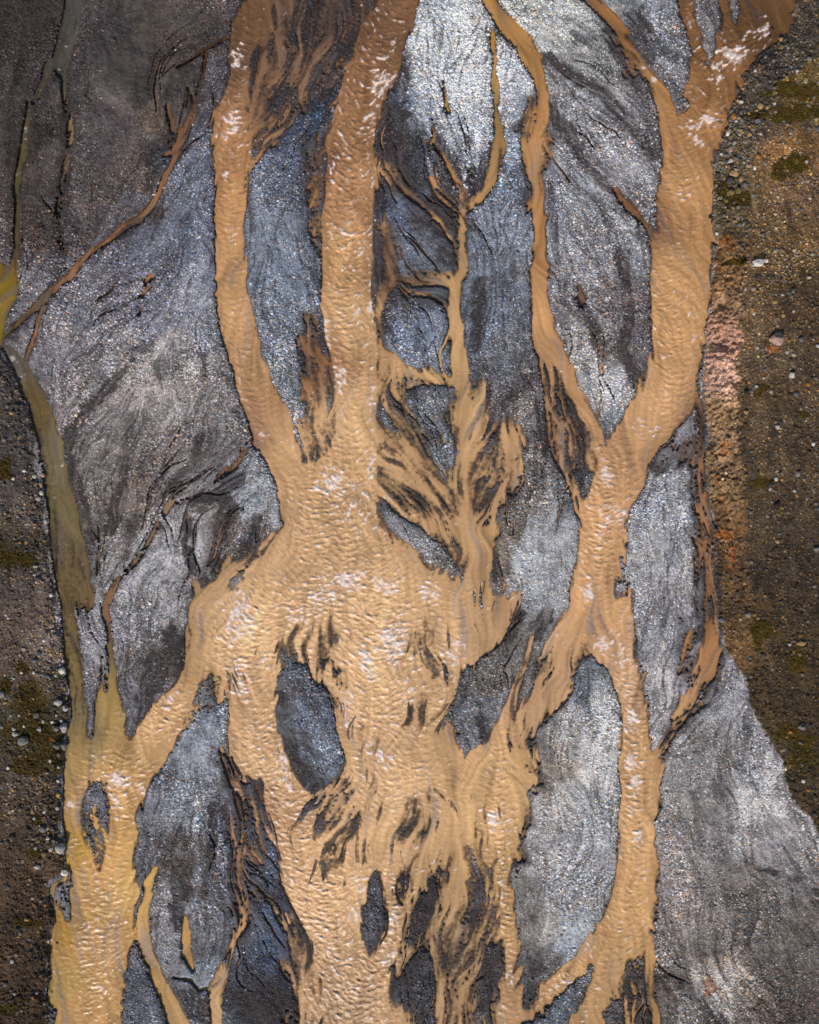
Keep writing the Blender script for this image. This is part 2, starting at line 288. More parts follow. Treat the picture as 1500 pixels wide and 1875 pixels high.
FAN = [  # ground laced with rivulets and streaks of silt: outline, how much of it is water
 ([(690,630),(740,690),(850,690),(900,700),(885,760),(960,780),(955,860),(905,960),(905,1090),(860,1060),(800,1030),(740,1000),(692,950)],.10),
 ([(505,-160),(690,-160),(690,0),(640,90),(600,150),(560,190),(500,260),(462,290),(455,200),(470,80)],-.16),
 ([(690,1590),(860,1540),(905,1640),(925,1730),(915,1830),(890,2000),(700,2000),(715,1800),(690,1750)],-.03),
 ([(1060,1130),(1066,1190),(1010,1300),(985,1360),(990,1440),(960,1480),(925,1380),(960,1290),(985,1200),(1030,1130)],.13),
 ([(700,285),(740,330),(800,360),(845,365),(852,400),(838,480),(800,430),(745,380),(700,330)],-.34),
 ([(690,395),(725,430),(735,500),(830,500),(836,560),(770,560),(715,545),(690,580)],-.16),
 ([(840,1500),(895,1530),(915,1720),(865,1710),(845,1620)],-.06),
 ([(960,1350),(1000,1370),(988,1460),(955,1560),(930,1500),(945,1420)],.02),
 ([(528,1680),(575,1730),(600,2000),(520,2000)],-.05),
 ([(1000,650),(1040,670),(1110,800),(1085,870),(1065,940),(1020,840),(990,740)],-.10),
 ([(400,1370),(480,1440),(520,1560),(480,1600),(460,1720),(420,1760),(430,1560)],-.25),
 ([(545,560),(600,580),(612,760),(600,830),(560,830),(555,720)],.06),
 ([(560,250),(605,240),(590,420),(560,420)],-.2),
 ([(950,190),(1005,180),(1010,330),(970,420),(950,300)],-.05),
 ([(600,1420),(640,1400),(665,1480),(635,1600),(585,1540)],.0),
 ([(500,1170),(640,1100),(690,1180),(680,1330),(630,1300),(600,1250),(560,1215)],.26),
 ([(735,1110),(810,1130),(820,1340),(790,1560),(690,1560),(640,1420),(650,1320),(740,1300)],.26),
 ([(1200,850),(1250,790),(1290,740),(1300,1130),(1275,1130),(1265,860)],-.25),
 ([(1255,1140),(1325,1140),(1325,1240),(1270,1320),(1205,1400),(1240,1290)],-.18),
 ([(1100,40),(1130,30),(1200,150),(1180,180),(1120,90)],-.15),
]
# where old drainage lines, living rills and shoals lie: box, how many, width, length
SCARS = [((130,480,780,1060),110,4.5,170),((70,380,520,800),40,3.5,120),((1000,1200,60,460),120,4.5,150),((260,460,1380,1740),70,4.5,150),((20,400,40,460),70,4.5,150),((880,1000,300,900),70,4.5,130),((1190,1290,830,1300),40,4,120),((440,620,200,760),50,4,110),((1000,1130,1220,1700),30,4,120),((1220,1480,1250,1860),46,4.5,160),((700,840,250,900),50,4.5,90),((210,340,1000,1330),46,4,130),((510,610,1230,1430),20,4,70),((440,580,1460,1870),40,4,110),((1000,1100,640,930),40,4,100),((840,960,1080,1380),24,4,90),((770,910,30,320),26,3.5,90),((1130,1260,1780,1870),24,5,80),((1180,1260,0,180),24,4,90),((720,920,1600,1870),40,4,80)]
RILLS = [((692,900,640,1000),70,4.5,130),((860,955,790,960),24,4.5,90),((490,640,0,230),50,5,140),((700,850,240,400),26,3.5,120),((690,740,390,600),16,4,100),((690,900,1560,1860),60,4.5,140),((1125,1220,1750,1870),14,3.5,100),((530,580,1690,1860),16,5,110),((1000,1100,650,920),26,4,120),((400,480,1390,1740),24,4,140),((560,610,570,830),22,5,110),((300,520,830,1050),30,3.2,140),((310,390,90,290),18,3.5,110),((960,1005,190,330),12,4,90),((1260,1310,740,1130),14,4,120),((40,240,410,600),14,4,120),((150,240,950,1150),10,3.5,100),((860,980,1060,1200),16,4,90),((1020,1080,120,280),8,3,80)]
SHOALS = [((520,650,1130,1290),26,7,62),((740,840,1120,1340),26,7,75),((570,660,1430,1600),24,9,80),((640,730,1320,1570),20,7,70),((730,830,1440,1600),22,8,80),((845,915,1480,1720),26,9,90),((940,1020,1170,1470),30,8,80),((690,860,900,1060),16,7,70),((360,450,1230,1330),14,7,60),((700,760,1580,1660),10,6,50),((860,910,1050,1180),10,6,60),((590,640,1230,1290),6,6,50),((470,520,1170,1240),6,6,40),((130,200,1030,1110),8,6,50)]
# ------------------------------------------------------------------ colours of the dry ground, as read from the photograph vignetting kept in the corner tones (x, y, r, g, b)
GROUND = """50,50,52,45,42 200,60,62,56,55 300,60,72,64,58 250,150,66,60,58 50,250,58,50,46 200,250,74,68,67 280,220,92,80,70 300,100,58,50,46 160,330,80,74,73 70,380,66,58,54
250,330,88,78,72 160,420,82,74,73 360,250,98,98,106 350,330,108,111,121 300,440,100,102,112 200,490,92,90,96 350,440,114,118,130 150,560,110,108,112 280,560,120,120,128 360,560,138,138,145
100,640,120,116,118 200,640,130,126,126 330,660,122,118,118 280,710,172,160,154 240,735,158,148,143 300,690,165,154,149 330,725,154,146,142 255,700,160,150,146 1075,680,188,186,184 1112,745,172,170,170 1385,1455,182,177,173 1396,1500,178,172,168 1405,1425,176,171,168 150,720,142,134,132 380,760,122,116,114 250,780,114,108,106 180,850,126,118,112 300,850,108,100,96 400,820,112,106,105
180,930,114,106,100 250,930,108,98,92 330,960,150,146,146 470,860,145,145,149 490,900,158,159,163 300,1030,168,165,165 260,1100,154,152,152 310,1100,144,140,138 230,1150,140,136,138 280,1200,108,102,98
240,1280,112,110,112 330,1200,100,92,88 450,1000,100,92,88 400,950,104,96,92
40,720,60,58,62 30,850,66,60,58 50,920,78,70,66 30,1020,54,47,34 50,1060,88,78,74 60,1130,84,72,66 75,1170,114,100,92 30,1200,80,68,60 60,1250,74,64,56 50,1330,52,48,26 90,1380,50,46,24 40,1450,74,62,52 90,1480,72,60,50 40,1600,66,50,36 30,1750,62,46,32 60,1850,58,42,30
560,200,64,74,90 530,280,82,88,100 560,170,56,66,80 500,350,92,96,106 530,400,104,110,120 560,430,112,116,124 490,450,114,120,130 520,500,116,124,136 540,560,114,120,130 500,620,112,116,124 540,680,132,136,142 560,740,140,141,145 600,640,120,122,128
620,50,40,34,36 520,100,48,42,42 580,150,46,46,53
800,40,172,175,178 850,60,195,195,194 780,100,172,175,178 850,150,192,193,195 800,200,158,163,170 870,230,182,185,191 860,290,166,170,178 930,120,178,180,184 935,200,158,162,168 940,260,132,138,148 720,150,78,88,102 740,250,54,54,57 760,300,64,66,72 720,300,50,48,52
1000,20,158,158,156 1020,60,172,172,168 960,10,160,160,156 740,400,88,95,110 760,440,104,110,122 720,500,80,76,78 790,480,92,96,104 800,420,72,70,72 930,350,124,132,144 950,300,120,127,139 930,430,132,138,148 890,470,112,118,128 920,540,102,108,118 880,600,100,106,116 930,640,110,112,116 950,700,118,113,112 900,680,90,88,92 900,750,96,92,92 960,770,114,110,108 980,850,124,118,114 960,920,122,116,110 990,960,144,144,146 1000,1020,156,156,156 930,1000,112,102,92 960,1100,132,132,136 990,1050,164,164,166
760,600,116,124,138 800,630,126,132,144 740,640,112,118,128 780,740,112,114,120 815,830,130,134,140 790,800,96,96,99 825,880,92,94,100
1210,60,124,126,132 1230,130,122,122,126 1300,70,112,110,110 1150,180,134,132,132 1100,230,130,129,131 1060,200,136,136,138 1040,130,124,122,120 1020,250,120,118,120 1130,290,138,136,138 1170,310,130,129,131 1080,370,138,140,144 1030,330,132,132,136 1150,440,144,144,146 1060,450,136,136,140 1100,420,130,127,127 1020,430,140,143,149 1060,500,132,130,132 1130,540,112,106,106 1030,590,114,110,112 1090,570,110,104,102 1160,600,98,93,95 1090,700,188,186,184 1120,720,174,172,172 1060,650,154,150,148 1130,650,94,86,84 1100,780,124,126,132 1150,680,82,74,74
1020,720,80,78,82 1040,780,88,87,91 1060,840,96,98,104
1060,1240,118,121,127 1080,1300,166,164,162 1040,1320,154,150,146 1100,1370,198,193,188 1050,1420,192,185,179 1010,1400,152,140,130 1090,1460,178,176,174 1030,1500,176,170,166 1080,1540,155,153,153 1000,1560,154,150,148 1050,1600,160,158,158 970,1620,128,123,119 1010,1680,166,161,156 1050,1700,146,148,152 1030,1740,142,145,150 970,1720,118,111,107 980,1780,88,83,81
1230,830,132,132,138 1220,900,144,144,148 1250,900,150,151,155 1200,950,146,146,150 1250,1000,130,131,135 1190,1030,155,153,153 1240,1060,160,155,153 1220,1120,140,139,141 1250,1180,134,134,140 1230,1250,170,163,161 1210,1300,165,160,158 1260,1220,148,143,143
1340,1200,134,132,134 1330,1280,150,148,150 1370,1320,156,154,156 1300,1340,134,130,128 1380,1400,146,144,146 1280,1400,132,128,126 1250,1450,142,136,132 1330,1450,122,118,116 1410,1440,176,172,170 1390,1480,192,185,181 1440,1470,146,142,142 1430,1530,134,130,130 1300,1530,124,118,116 1240,1530,130,123,119 1480,1560,155,150,147 1380,1580,129,122,118 1450,1600,124,118,116 1250,1620,140,131,125 1330,1620,122,114,110 1250,1680,145,135,129 1400,1680,108,101,95 1480,1700,100,92,86 1300,1720,114,106,100 1250,1750,118,111,105 1320,1770,170,155,143 1380,1750,103,95,89 1450,1780,90,84,78 1300,1800,196,188,178 1290,1850,144,139,136 1240,1810,96,85,75 1350,1850,128,118,108 1420,1840,92,82,74 1490,1850,80,72,68
1330,300,84,74,58 1330,380,86,74,52 1352,230,80,72,60 1390,140,70,62,56 1440,90,74,66,58 1345,200,80,72,62 1335,800,142,114,86 1330,905,118,94,66 1330,500,128,96,62 1335,560,150,118,90 1330,620,168,130,112 1340,700,176,142,128 1325,760,140,112,82 1330,850,132,104,76 1320,940,100,75,46 1330,985,106,74,42 1340,1050,84,60,36 1330,1100,84,63,40 1340,1160,98,72,42
1420,450,98,78,50 1450,350,88,69,52 1380,330,90,76,54 1430,280,120,90,54 1400,230,74,64,54 1450,180,70,60,36 1480,140,92,76,40 1450,60,72,62,54 1380,130,64,58,56 1490,30,64,56,48 1400,560,82,66,48 1470,560,76,60,42 1400,640,76,64,50 1480,700,72,60,46 1400,760,72,60,44 1480,820,57,47,36 1400,850,66,56,42 1480,900,62,52,40 1400,950,54,46,34 1480,1000,52,44,36 1400,1050,50,42,32 1480,1100,48,40,30 1390,1150,62,50,30 1460,1180,54,44,28 1480,1280,52,42,26 1420,1280,60,47,28 1470,1380,62,52,30 1490,1450,56,44,24
570,1300,114,120,132 550,1270,90,90,94 590,1370,118,124,134 540,1360,92,90,90 580,1420,82,84,90 870,1300,119,119,122 900,1250,103,98,92 940,1200,114,109,104 870,1360,116,116,120 840,1270,88,87,87
380,1340,138,142,148 330,1400,132,135,141 300,1470,124,126,132 350,1450,128,130,136 380,1420,138,140,146 280,1540,112,112,116 370,1520,148,150,154 340,1580,100,92,86 310,1600,97,90,84 400,1600,114,116,122 290,1680,130,127,127 370,1680,124,124,128 400,1640,118,118,123 300,1740,122,120,122 390,1770,134,139,146 380,1720,112,110,110 250,1800,92,94,100
470,1520,92,102,119 480,1560,96,108,126 470,1650,82,88,100 500,1700,79,88,104 450,1780,68,72,82 520,1750,76,88,108 480,1820,52,50,54 530,1850,50,48,52 420,1450,92,90,92
685,1680,80,78,82 790,1670,64,56,54 760,1800,68,66,68 895,1790,74,68,64 1150,1850,92,86,82 1020,1850,92,97,102"""
TURBID = """205,165,205,165,115 700,50,118,86,57 655,130,138,100,65 640,250,158,117,76 640,350,175,132,88 640,470,190,148,98 640,600,202,162,112 640,760,205,165,115 640,950,207,167,117 640,1100,212,172,122 750,1250,210,170,120 480,1150,215,175,124
430,50,118,86,57 425,250,165,122,78 420,400,182,137,87 430,500,190,147,97 450,620,197,154,104 520,850,206,164,113 180,1450,202,157,97 170,1600,197,152,90 180,1750,190,147,87 160,1860,182,140,82 300,1310,207,164,112
480,1400,208,168,118 560,1600,205,164,115 620,1700,202,162,114 620,1850,187,150,106 720,1450,208,168,118 840,1750,187,152,107 920,1650,197,157,102 930,1850,182,142,97 910,1420,207,166,112
845,450,188,150,96 835,600,203,163,110 845,700,207,167,112 855,850,200,160,110 800,950,198,158,108 905,200,165,135,82 905,300,175,138,88 830,330,190,140,88 920,30,176,130,70 975,110,187,140,80 985,250,190,142,88 990,450,187,137,82 990,560,197,150,97 1060,740,197,152,102 1010,780,170,132,94 940,840,200,160,112 970,240,185,135,82
1380,50,104,75,44 1320,150,140,100,59 1260,60,128,91,54 1270,250,168,124,76 1260,350,187,142,90 1240,550,202,157,102 1200,750,207,162,110 1100,950,202,157,107 1110,1100,202,157,107 1160,1250,207,167,122 1160,1450,202,160,107 1150,1650,197,154,100 1100,1800,192,152,100 1000,1280,197,157,112 1130,40,165,118,70 1210,180,178,132,80
1290,900,162,117,77 1300,1050,150,110,74 1300,1180,167,122,77 1240,1330,187,147,97 1285,780,120,92,66 1190,1800,185,145,90 560,80,128,100,76 500,200,142,108,78 610,40,96,75,62 330,250,132,97,67 380,90,100,72,54 230,420,157,112,74 80,550,122,100,80 110,510,160,116,82 60,620,150,110,80
580,660,152,107,67 580,300,125,90,62 710,480,125,95,70 440,830,150,112,82 330,930,140,112,88 200,1120,150,115,82 445,1600,170,128,90 565,1820,185,146,102 450,1450,160,122,88 1160,390,150,108,72 1064,545,140,108,82
125,30,84,82,74 110,120,86,84,72 30,300,100,92,58 30,420,92,84,52 10,530,132,106,30 5,600,128,106,32 22,655,120,116,100 60,740,122,102,57 95,850,127,114,80 110,950,124,110,72 130,1080,132,112,70 145,1200,142,122,72 140,1300,150,132,87 200,1280,177,147,82 195,1180,142,122,80 130,1400,172,142,85 128,1570,182,142,57 108,1700,167,127,52 92,1800,162,132,70 95,1630,165,135,90 343,1740,202,157,87 400,1800,207,167,112 268,1620,202,162,92"""
FOAM = [(430,110,15,32,.9),(425,225,18,26,1),(415,320,10,12,.7),(430,430,12,22,.6),(428,580,10,10,.6),(482,795,12,10,.9),(445,730,10,18,.5),(700,150,22,42,.9),(690,200,16,22,.8),(680,240,16,22,.7),(672,315,25,20,.6),(610,300,8,30,.7),(600,430,14,30,.6),(680,420,8,40,.6),(600,620,12,60,.8),(622,680,12,46,.9),(680,560,8,60,.8),(682,780,10,90,.9),(650,520,30,60,.35),(605,880,42,26,.9),(660,930,36,40,.6),(600,960,40,40,.4),(640,1062,42,22,1.2),(590,1095,30,22,1.1),(705,1080,24,20,1.1),(715,1180,32,42,1.1),(545,1122,26,18,1),(830,1200,30,36,.8),(785,1085,26,24,1.0),(740,1265,30,40,.8),(672,1225,24,34,.9),(620,1180,26,30,.6),(440,1130,30,42,1.1),(420,1165,18,18,1),(436,1250,20,32,1.0),(478,1190,24,30,.6),(635,1290,16,40,.9),(690,1380,26,34,.9),(520,1405,22,60,.9),(550,1480,16,50,.6),(470,1330,30,50,.5),(215,1430,30,24,.9),(215,1470,14,20,.7),(310,1290,16,40,.8),(262,1370,30,20,.4),(600,1625,16,20,.7),(658,1620,14,26,.8),(648,1672,14,16,1.1),(612,1735,30,40,.6),(630,1800,40,40,.5),(718,1678,10,16,1.1),(712,1750,16,24,.9),(720,1610,14,20,.7),(910,1505,30,26,.8),(918,1620,14,40,.7),(935,1790,10,18,.9),(1340,102,42,16,1.1),(1316,115,22,14,1.1),(1395,58,30,14,.9),(1300,222,20,14,1.1),(1272,235,16,16,.9),(1275,262,12,18,.9),(1312,142,14,10,1),(1325,60,30,14,.6),(1265,40,10,14,.7),(1215,588,12,16,.6),(1167,777,12,10,1),(1165,795,10,14,.9),(1200,780,14,18,.8),(1110,868,16,20,1),(1120,940,24,26,.8),(1100,975,10,16,1),(1078,1085,8,36,.9),(1110,1180,26,20,.9),(1140,1200,16,40,.7),(1158,1325,14,26,1.1),(1158,1395,14,22,1.1),(1165,1430,12,20,1.2),(1155,1480,10,10,.8),(1170,1530,10,18,.9),(1178,1595,10,10,.7),(1130,1690,14,16,.5),(1095,1740,20,20,.5),(1035,1800,24,12,.9),(1075,1860,14,14,.8),(1040,1180,20,20,.5),(1200,145,8,8,1.2),(1180,125,12,14,.8),(1390,1120,0.1,.1,0),(130,1470,10,16,.7),(133,1540,10,12,.6),(185,1820,40,40,.3),(905,1050,10,20,.5),(465,275,12,8,.7),(22,655,6,8,1),(50,235,6,14,.7)]
# rapid water: x, y, rx, ry, strength of the waves
RAPID = [(640,350,70,420,1.25),(690,130,70,160,1.3),(430,200,60,240,.9),(450,650,60,250,.6),(640,950,110,160,1.2),(640,1130,170,110,1.2),(720,1250,110,130,1.2),(460,1180,80,120,1.1),(500,1430,70,160,1.3),(580,1650,70,160,1.3),(640,1820,90,90,1.4),(720,1680,40,100,1.2),(1160,1300,40,150,1.2),(1160,1480,40,120,1.0),(1110,950,70,150,1.1),(1240,600,60,200,.95),(1260,350,60,150,.7),(1330,90,80,60,1.2),(1290,220,50,60,1.1),(1150,1680,60,140,.7),(220,1440,80,80,.9),(180,1680,60,200,.65),(300,1300,60,60,1.0),(920,1600,40,250,1.0),(700,1430,140,80,.8),(1030,1800,60,50,1),(1270,60,30,80,.9)]
SMOOTH = [(250,60,60,120,.8),(200,120,30,120,.9),(215,140,30,60,.9),(350,230,30,20,.7),(1100,690,50,50,.6),(1100,1380,40,60,.5),(1040,1440,40,50,.5),(1050,1705,30,40,1),(1030,1570,40,80,.5),(1300,1560,60,90,.4),(1420,1470,30,50,.5),(330,1775,26,16,1),(375,1800,20,14,1),(1055,590,20,20,.8),(985,1030,30,50,.6),(300,1030,30,30,.3),(190,320,20,60,.7),(1150,310,30,30,.4),(820,715,40,12,.8),(800,520,40,20,.6)]
MOSS = [(55,1290,26,40),(45,1340,40,16),(85,1370,34,34),(60,1400,40,16),(15,1020,24,22),(45,1025,20,10),(10,1255,10,14),(40,1225,12,10),(5,860,16,18),(1480,170,30,14),(1440,160,20,12),(1470,205,40,12),(1440,215,30,10),(1385,212,18,8),(1405,172,14,8),(1440,310,24,22),(1462,300,18,18),(1350,365,22,12),(1325,345,10,12),(1395,710,12,6),(1388,720,6,8),(1390,1160,14,24),(1405,1150,10,14),(1470,1360,20,16),(1440,1340,16,12),(1470,1390,24,14),(1475,760,10,5),(1350,480,16,6),(1400,885,20,8),(60,1560,16,10),(50,1690,20,8),(65,1500,10,8),(20,1850,24,10),(1460,1210,14,18)]
ORANGE = [(1328,440,14,10),(1335,455,12,6),(1330,815,12,10),(1325,830,10,6),(1322,980,16,8),(1335,985,12,5),(1322,915,6,8),(1315,880,5,10),(1340,1020,10,20),(92,1355,7,4),(1325,975,8,12),(1298,1805,12,18),(1410,640,14,6)]

def parse(s):
    return np.array([[float(v) for v in t.split(',')] for t in s.split()], F)

def lin(c):
    c = np.asarray(c, F) / 255
    return np.where(c <= .04045, c / 12.92, ((c + .055) / 1.055) ** 2.4).astype(F)

def at(a, x, y):
    i = np.clip(((x - X0) / STEP).round().astype(int), 0, NX - 1)
    j = np.clip(((y - Y0) / STEP).round().astype(int), 0, NY - 1)
    return a[j, i]

Q = 4                                             # coarse grid for slow fields
cxs, cys = GX[::Q, ::Q], GY[::Q, ::Q]

def upsample(a):
    def up(a, n, ax):
        t = np.arange(n) / Q
        i = np.minimum(t.astype(int), a.shape[ax] - 2)
        f = (t - i).astype(F)
        f = f[:, None] if ax == 0 else f[None, :]
        return np.take(a, i, ax) * (1 - f) + np.take(a, i + 1, ax) * f
    return up(up(a, NY, 0), NX, 1)

def colour_field(s, reach, pick=None):
    pts = parse(s)
    if pick is not None: pts = pts[pick(pts[:, 0], pts[:, 1])]
    acc = np.zeros(cxs.shape + (3,), F)
    tot = np.zeros(cxs.shape, F)
    cc = lin(pts[:, 2:5])
    for p, c in zip(pts, cc):
        wgt = 1 / ((cxs - p[0]) ** 2 + (cys - p[1]) ** 2 + reach ** 2) ** 2
        acc += wgt[..., None] * c
        tot += wgt
    acc /= tot[..., None]
    pad = [(0, 2), (0, 2)]
    return np.stack([upsample(np.pad(acc[..., k], pad, mode='edge')) for k in range(3)], -1)

def blobs(lst, power=1.0):
    out = np.zeros((NY, NX), F)
    for b in lst:
        x, y, rx, ry = b[:4]
        s = b[4] if len(b) > 4 else 1.0
        sl = box(x - 3 * rx, x + 3 * rx, y - 3 * ry, y + 3 * ry)
        r2 = ((GX[sl] - x) / rx) ** 2 + ((GY[sl] - y) / ry) ** 2
        np.maximum(out[sl], s * np.exp(-r2 ** power * .7), out=out[sl])
    return out
# ------------------------------------------------------------------ flow direction and streaks drawn out along it
fvx, fvy = np.zeros(cxs.shape, F), np.full(cxs.shape, 1e-7, F)
for line in [extend(p) for p in DEEP] + [v[0] for v in VEIL] + WET + GUIDE:
    for a, b in zip(line[:-1], line[1:]):
        dx, dy = b[0] - a[0], b[1] - a[1]
        n = math.hypot(dx, dy) or 1
        if dy < 0: dx, dy = -dx, -dy
        k = max(1, int(n / 30))
        for i in range(k):
            t = (i + .5) / k
            wgt = min(n, 30) / ((cxs - a[0] - t * (b[0] - a[0])) ** 2 + (cys - a[1] - t * (b[1] - a[1])) ** 2 + 150) ** 1.5
            fvx += wgt * dx / n
            fvy += wgt * dy / n
pad = [(0, 2), (0, 2)]
VX, VY = upsample(np.pad(fvx, pad, mode='edge')), upsample(np.pad(fvy, pad, mode='edge'))
n_ = np.hypot(VX, VY)
VX, VY = VX / n_, VY / n_
VX, VY = blur(VX, 14), blur(VY, 14)
n_ = np.hypot(VX, VY) + 1e-6
VX, VY = VX / n_, VY / n_
# meanders so that the streaks do not run ruler straight
wob = noise(60, 11) * .24 + noise(22, 12) * .20
VX, VY = VX * np.cos(wob) - VY * np.sin(wob), VX * np.sin(wob) + VY * np.cos(wob)

def drawn(a, ux, uy, steps):
    steps = max(2, int(steps * 2 / STEP))
    """average of a field along the lines of (ux, uy)"""
    acc, tot = a.copy(), 1.0
    jj, ii = np.mgrid[0:NY, 0:NX]
    for sgn in (1, -1):
        x, y = ii.astype(F), jj.astype(F)
        for k in range(steps):
            xi = np.clip(np.rint(x), 0, NX - 1).astype(np.int32)
            yi = np.clip(np.rint(y), 0, NY - 1).astype(np.int32)
            x = x + sgn * ux[yi, xi]
            y = y + sgn * uy[yi, xi]
            xi = np.clip(np.rint(x), 0, NX - 1).astype(np.int32)
            yi = np.clip(np.rint(y), 0, NY - 1).astype(np.int32)
            wk = 1 - k / steps
            acc += wk * a[yi, xi]
            tot += wk
    acc /= tot
    acc -= acc.mean()
    return acc / acc.std()

vein = drawn(noise(4.5, 27), VX, VY, 34)            # long fine threads
streak = drawn(noise(6, 21), VX, VY, 16)
streak2 = drawn(noise(16, 22), VX, VY, 24)
fine = noise(4, 23)
patch = fract(90, 24)
# ------------------------------------------------------------------ depth of water: positive wet, negative dry
D = np.full((NY, NX), -1, F)
VM = np.zeros((NY, NX), F)                            # where the sheet is thin and broken
fringe = 9 + 15 * sst(.1, 1.6, fract(90, 37, 2))            # some shores steep, some a wide shallow fringe
for p in WATER:
    sl, d = poly_dist(p, 26)
    np.maximum(D[sl], np.clip(d / fringe[sl], -1, 1), out=D[sl])
deepm = np.zeros((NY, NX), F)
for p in DEEP:
    sl, d = stroke_dist(extend(p), 16)
    np.maximum(deepm[sl], sst(-4, 3, d), out=deepm[sl])
    np.maximum(D[sl], np.clip(d / 9, -1, 1), out=D[sl])
for p, soft in ISLES:
    sl, d = poly_dist(p, 40)
    floor_ = .06 if soft >= 20 else -.10 if soft >= 12 else -1            # low shoals barely break the surface
    if soft >= 12: np.maximum(VM[sl], sst(-14, 4, d), out=VM[sl])
    else: np.maximum(VM[sl], .55 * sst(-12, -2, d) * sst(8, -2, d), out=VM[sl])
    np.minimum(D[sl], np.where(d > -soft, np.maximum(-np.clip(d / soft + .12, -1, 1), floor_), 1), out=D[sl])
core = np.zeros((NY, NX), F)
for p, amp, soft in VEIL:
    sl, d = stroke_dist(extend(p), 24)
    if np.array(p)[:, 2].mean() < 24 and amp >= .25: np.maximum(core[sl], sst(-3, 2, d), out=core[sl])
    v = d / min(soft, .3 * np.array(p)[:, 2].mean() + 1.5)
    v = np.where(v > 0, np.minimum(v, 1) * amp, np.maximum(v, -1) * .9)
    np.maximum(VM[sl], (1.1 - amp) * min(1, np.array(p)[:, 2].mean() / 26) * sst(-8, 2, d), out=VM[sl])
    np.maximum(D[sl], v, out=D[sl])
def streamline(x, y, length, turn):
    pts = [(x, y)]
    for _ in range(int(length / 6)):
        i = min(max(int(round((x - X0) / STEP)), 0), NX - 1); j = min(max(int(round((y - Y0) / STEP)), 0), NY - 1)
        ux, uy = float(VX[j, i]), float(VY[j, i])
        turn = .85 * turn + .10 * lr.gauss(0, 1)
        x, y = x + 6 * (ux - uy * turn), y + 6 * (uy + ux * turn)
        pts.append((x, y))
    return pts

def lines(groups, power):
    """a bundle of lines that follow the flow, thick in the middle and tapering; 0..1"""
    out = np.zeros((NY, NX), F)
    for (xa, xb, ya, yb), n, wd, ln in groups:
        for _ in range(n):
            L_ = ln * lr.uniform(.4, 1.5)
            p = streamline(lr.uniform(xa, xb), lr.uniform(ya, yb) - L_ * .4, L_, lr.gauss(0, .12))
            m = len(p) - 1
            w_ = wd * lr.uniform(.45, 1.35)
            p = [(x, y, max(.6, w_ * (4 * (k / m) * (1 - k / m)) ** power)) for k, (x, y) in enumerate(p)]
            sl, d = stroke_dist(p, 5)
            np.maximum(out[sl], sst(-1.6, 1.4, d) * lr.uniform(.6, 1), out=out[sl])
    return out

lr = random.Random(3)
scar = lines(SCARS, .6)
rill = lines(RILLS, .5)
shoal = lines(SHOALS, .9)
hard = np.zeros((NY, NX), F)
for p, soft in ISLES:
    if soft < 12:
        sl, d = poly_dist(p, 10)
        np.maximum(hard[sl], sst(0, 14, d), out=hard[sl])
fan = np.zeros((NY, NX), F)
fb = np.full((NY, NX), -.4, F)
for p, b_ in FAN:
    sl, d = poly_dist(p, 40)
    f_ = sst(-22, 16, d + 9 * noise(24, 28)[sl])
    fb[sl] = np.where(f_ > fan[sl], b_, fb[sl])
    np.maximum(fan[sl], f_, out=fan[sl])
fan *= 1 - hard
vn = .55 * drawn(noise(2.6, 28), VX, VY, 26) + .45 * vein + .40 * drawn(noise(9, 29), VX, VY, 30)
vn /= vn.std() / .9
riv = .24 * vn + blur(fb, 8)
D = np.maximum(D, fan * np.clip(riv + .1, -.9, .5) - (1 - fan))
D = np.where(D > .35, D - fan * np.clip(.75 * (-vn - 4.2 * blur(fb, 8)), 0, 1.3) * sst(1, .6, D) * (1 - deepm), D)
D = np.where(D < .3, np.maximum(D, rill * (1 - .6 * hard) * .46 - (1 - rill) * 1.2), D)
D = D - shoal * np.clip(D - .02, 0, 1.2)
WETF = np.zeros((NY, NX), F)
for p in WET:
    sl, d = stroke_dist(p, 40)
    wv = np.array(p)[:, 2].mean()
    np.maximum(WETF[sl], sst(-.2, .16, d / wv + .1 * noise(8, 36)[sl]), out=WETF[sl])
shal = np.exp(-(D / .55) ** 2)                       # ragged only where shallow
D = D + (.21 * streak + .13 * streak2 + (.11 * fine + .06 * noise(2.2, 25)) * (1 - .8 * fan)) * (.15 + .85 * shal) * (1 - .5 * fan) * (1 - .6 * core)
thin = drawn(noise(2.6, 26), VX, VY, 9)
VM = blur(VM, 5)
calm = 1 - .75 * fan
D = D + fan * .12 * fine * (D > -.5)
D = D + np.clip(VM, 0, 1) * (.20 * thin + .12 * fine) * calm * (1 - .5 * core) + .09 * core
D = np.clip(D, -1.3, 1.3)
margin = blur((D > 0).astype(F), 5)                  # closeness to water, for damp gravel
wide = blur(np.clip(-D, 0, 1), 40)
# ------------------------------------------------------------------ right terrace and left bank
RIM = [(1462,-200),(1462,0),(1450,60),(1418,90),(1385,115),(1362,165),(1338,215),(1325,270),(1309,300),(1309,440),(1306,500),(1300,600),(1291,680),(1296,760),(1302,850),(1306,960),(1312,1060),(1318,1130),(1340,1190),(1368,1250),(1388,1310),(1420,1370),(1440,1410),(1458,1460),(1500,1520),(1660,1720)]
LEFT = [(-160,600),(0,640),(20,670),(48,740),(62,800),(72,880),(84,950),(90,1017),(98,1077),(108,1117),(115,1183),(117,1233),(123,1267),(125,1317),(119,1350),(119,1383),(113,1433),(111,1485),(115,1525),(119,1562),(119,1592),(106,1605),(88,1618),(85,1640),(95,1672),(95,1705),(90,1742),(86,1792),(81,1818),(94,1858),(92,1880),(92,2040)]
slr, dr = poly_dist(RIM + [(1900,1720),(1900,-200)], 3000)
sll, dl = poly_dist(LEFT + [(-400,2040),(-400,600)], 3000)
dr = np.broadcast_to(dr, (NY, NX)); dl = np.broadcast_to(dl, (NY, NX))
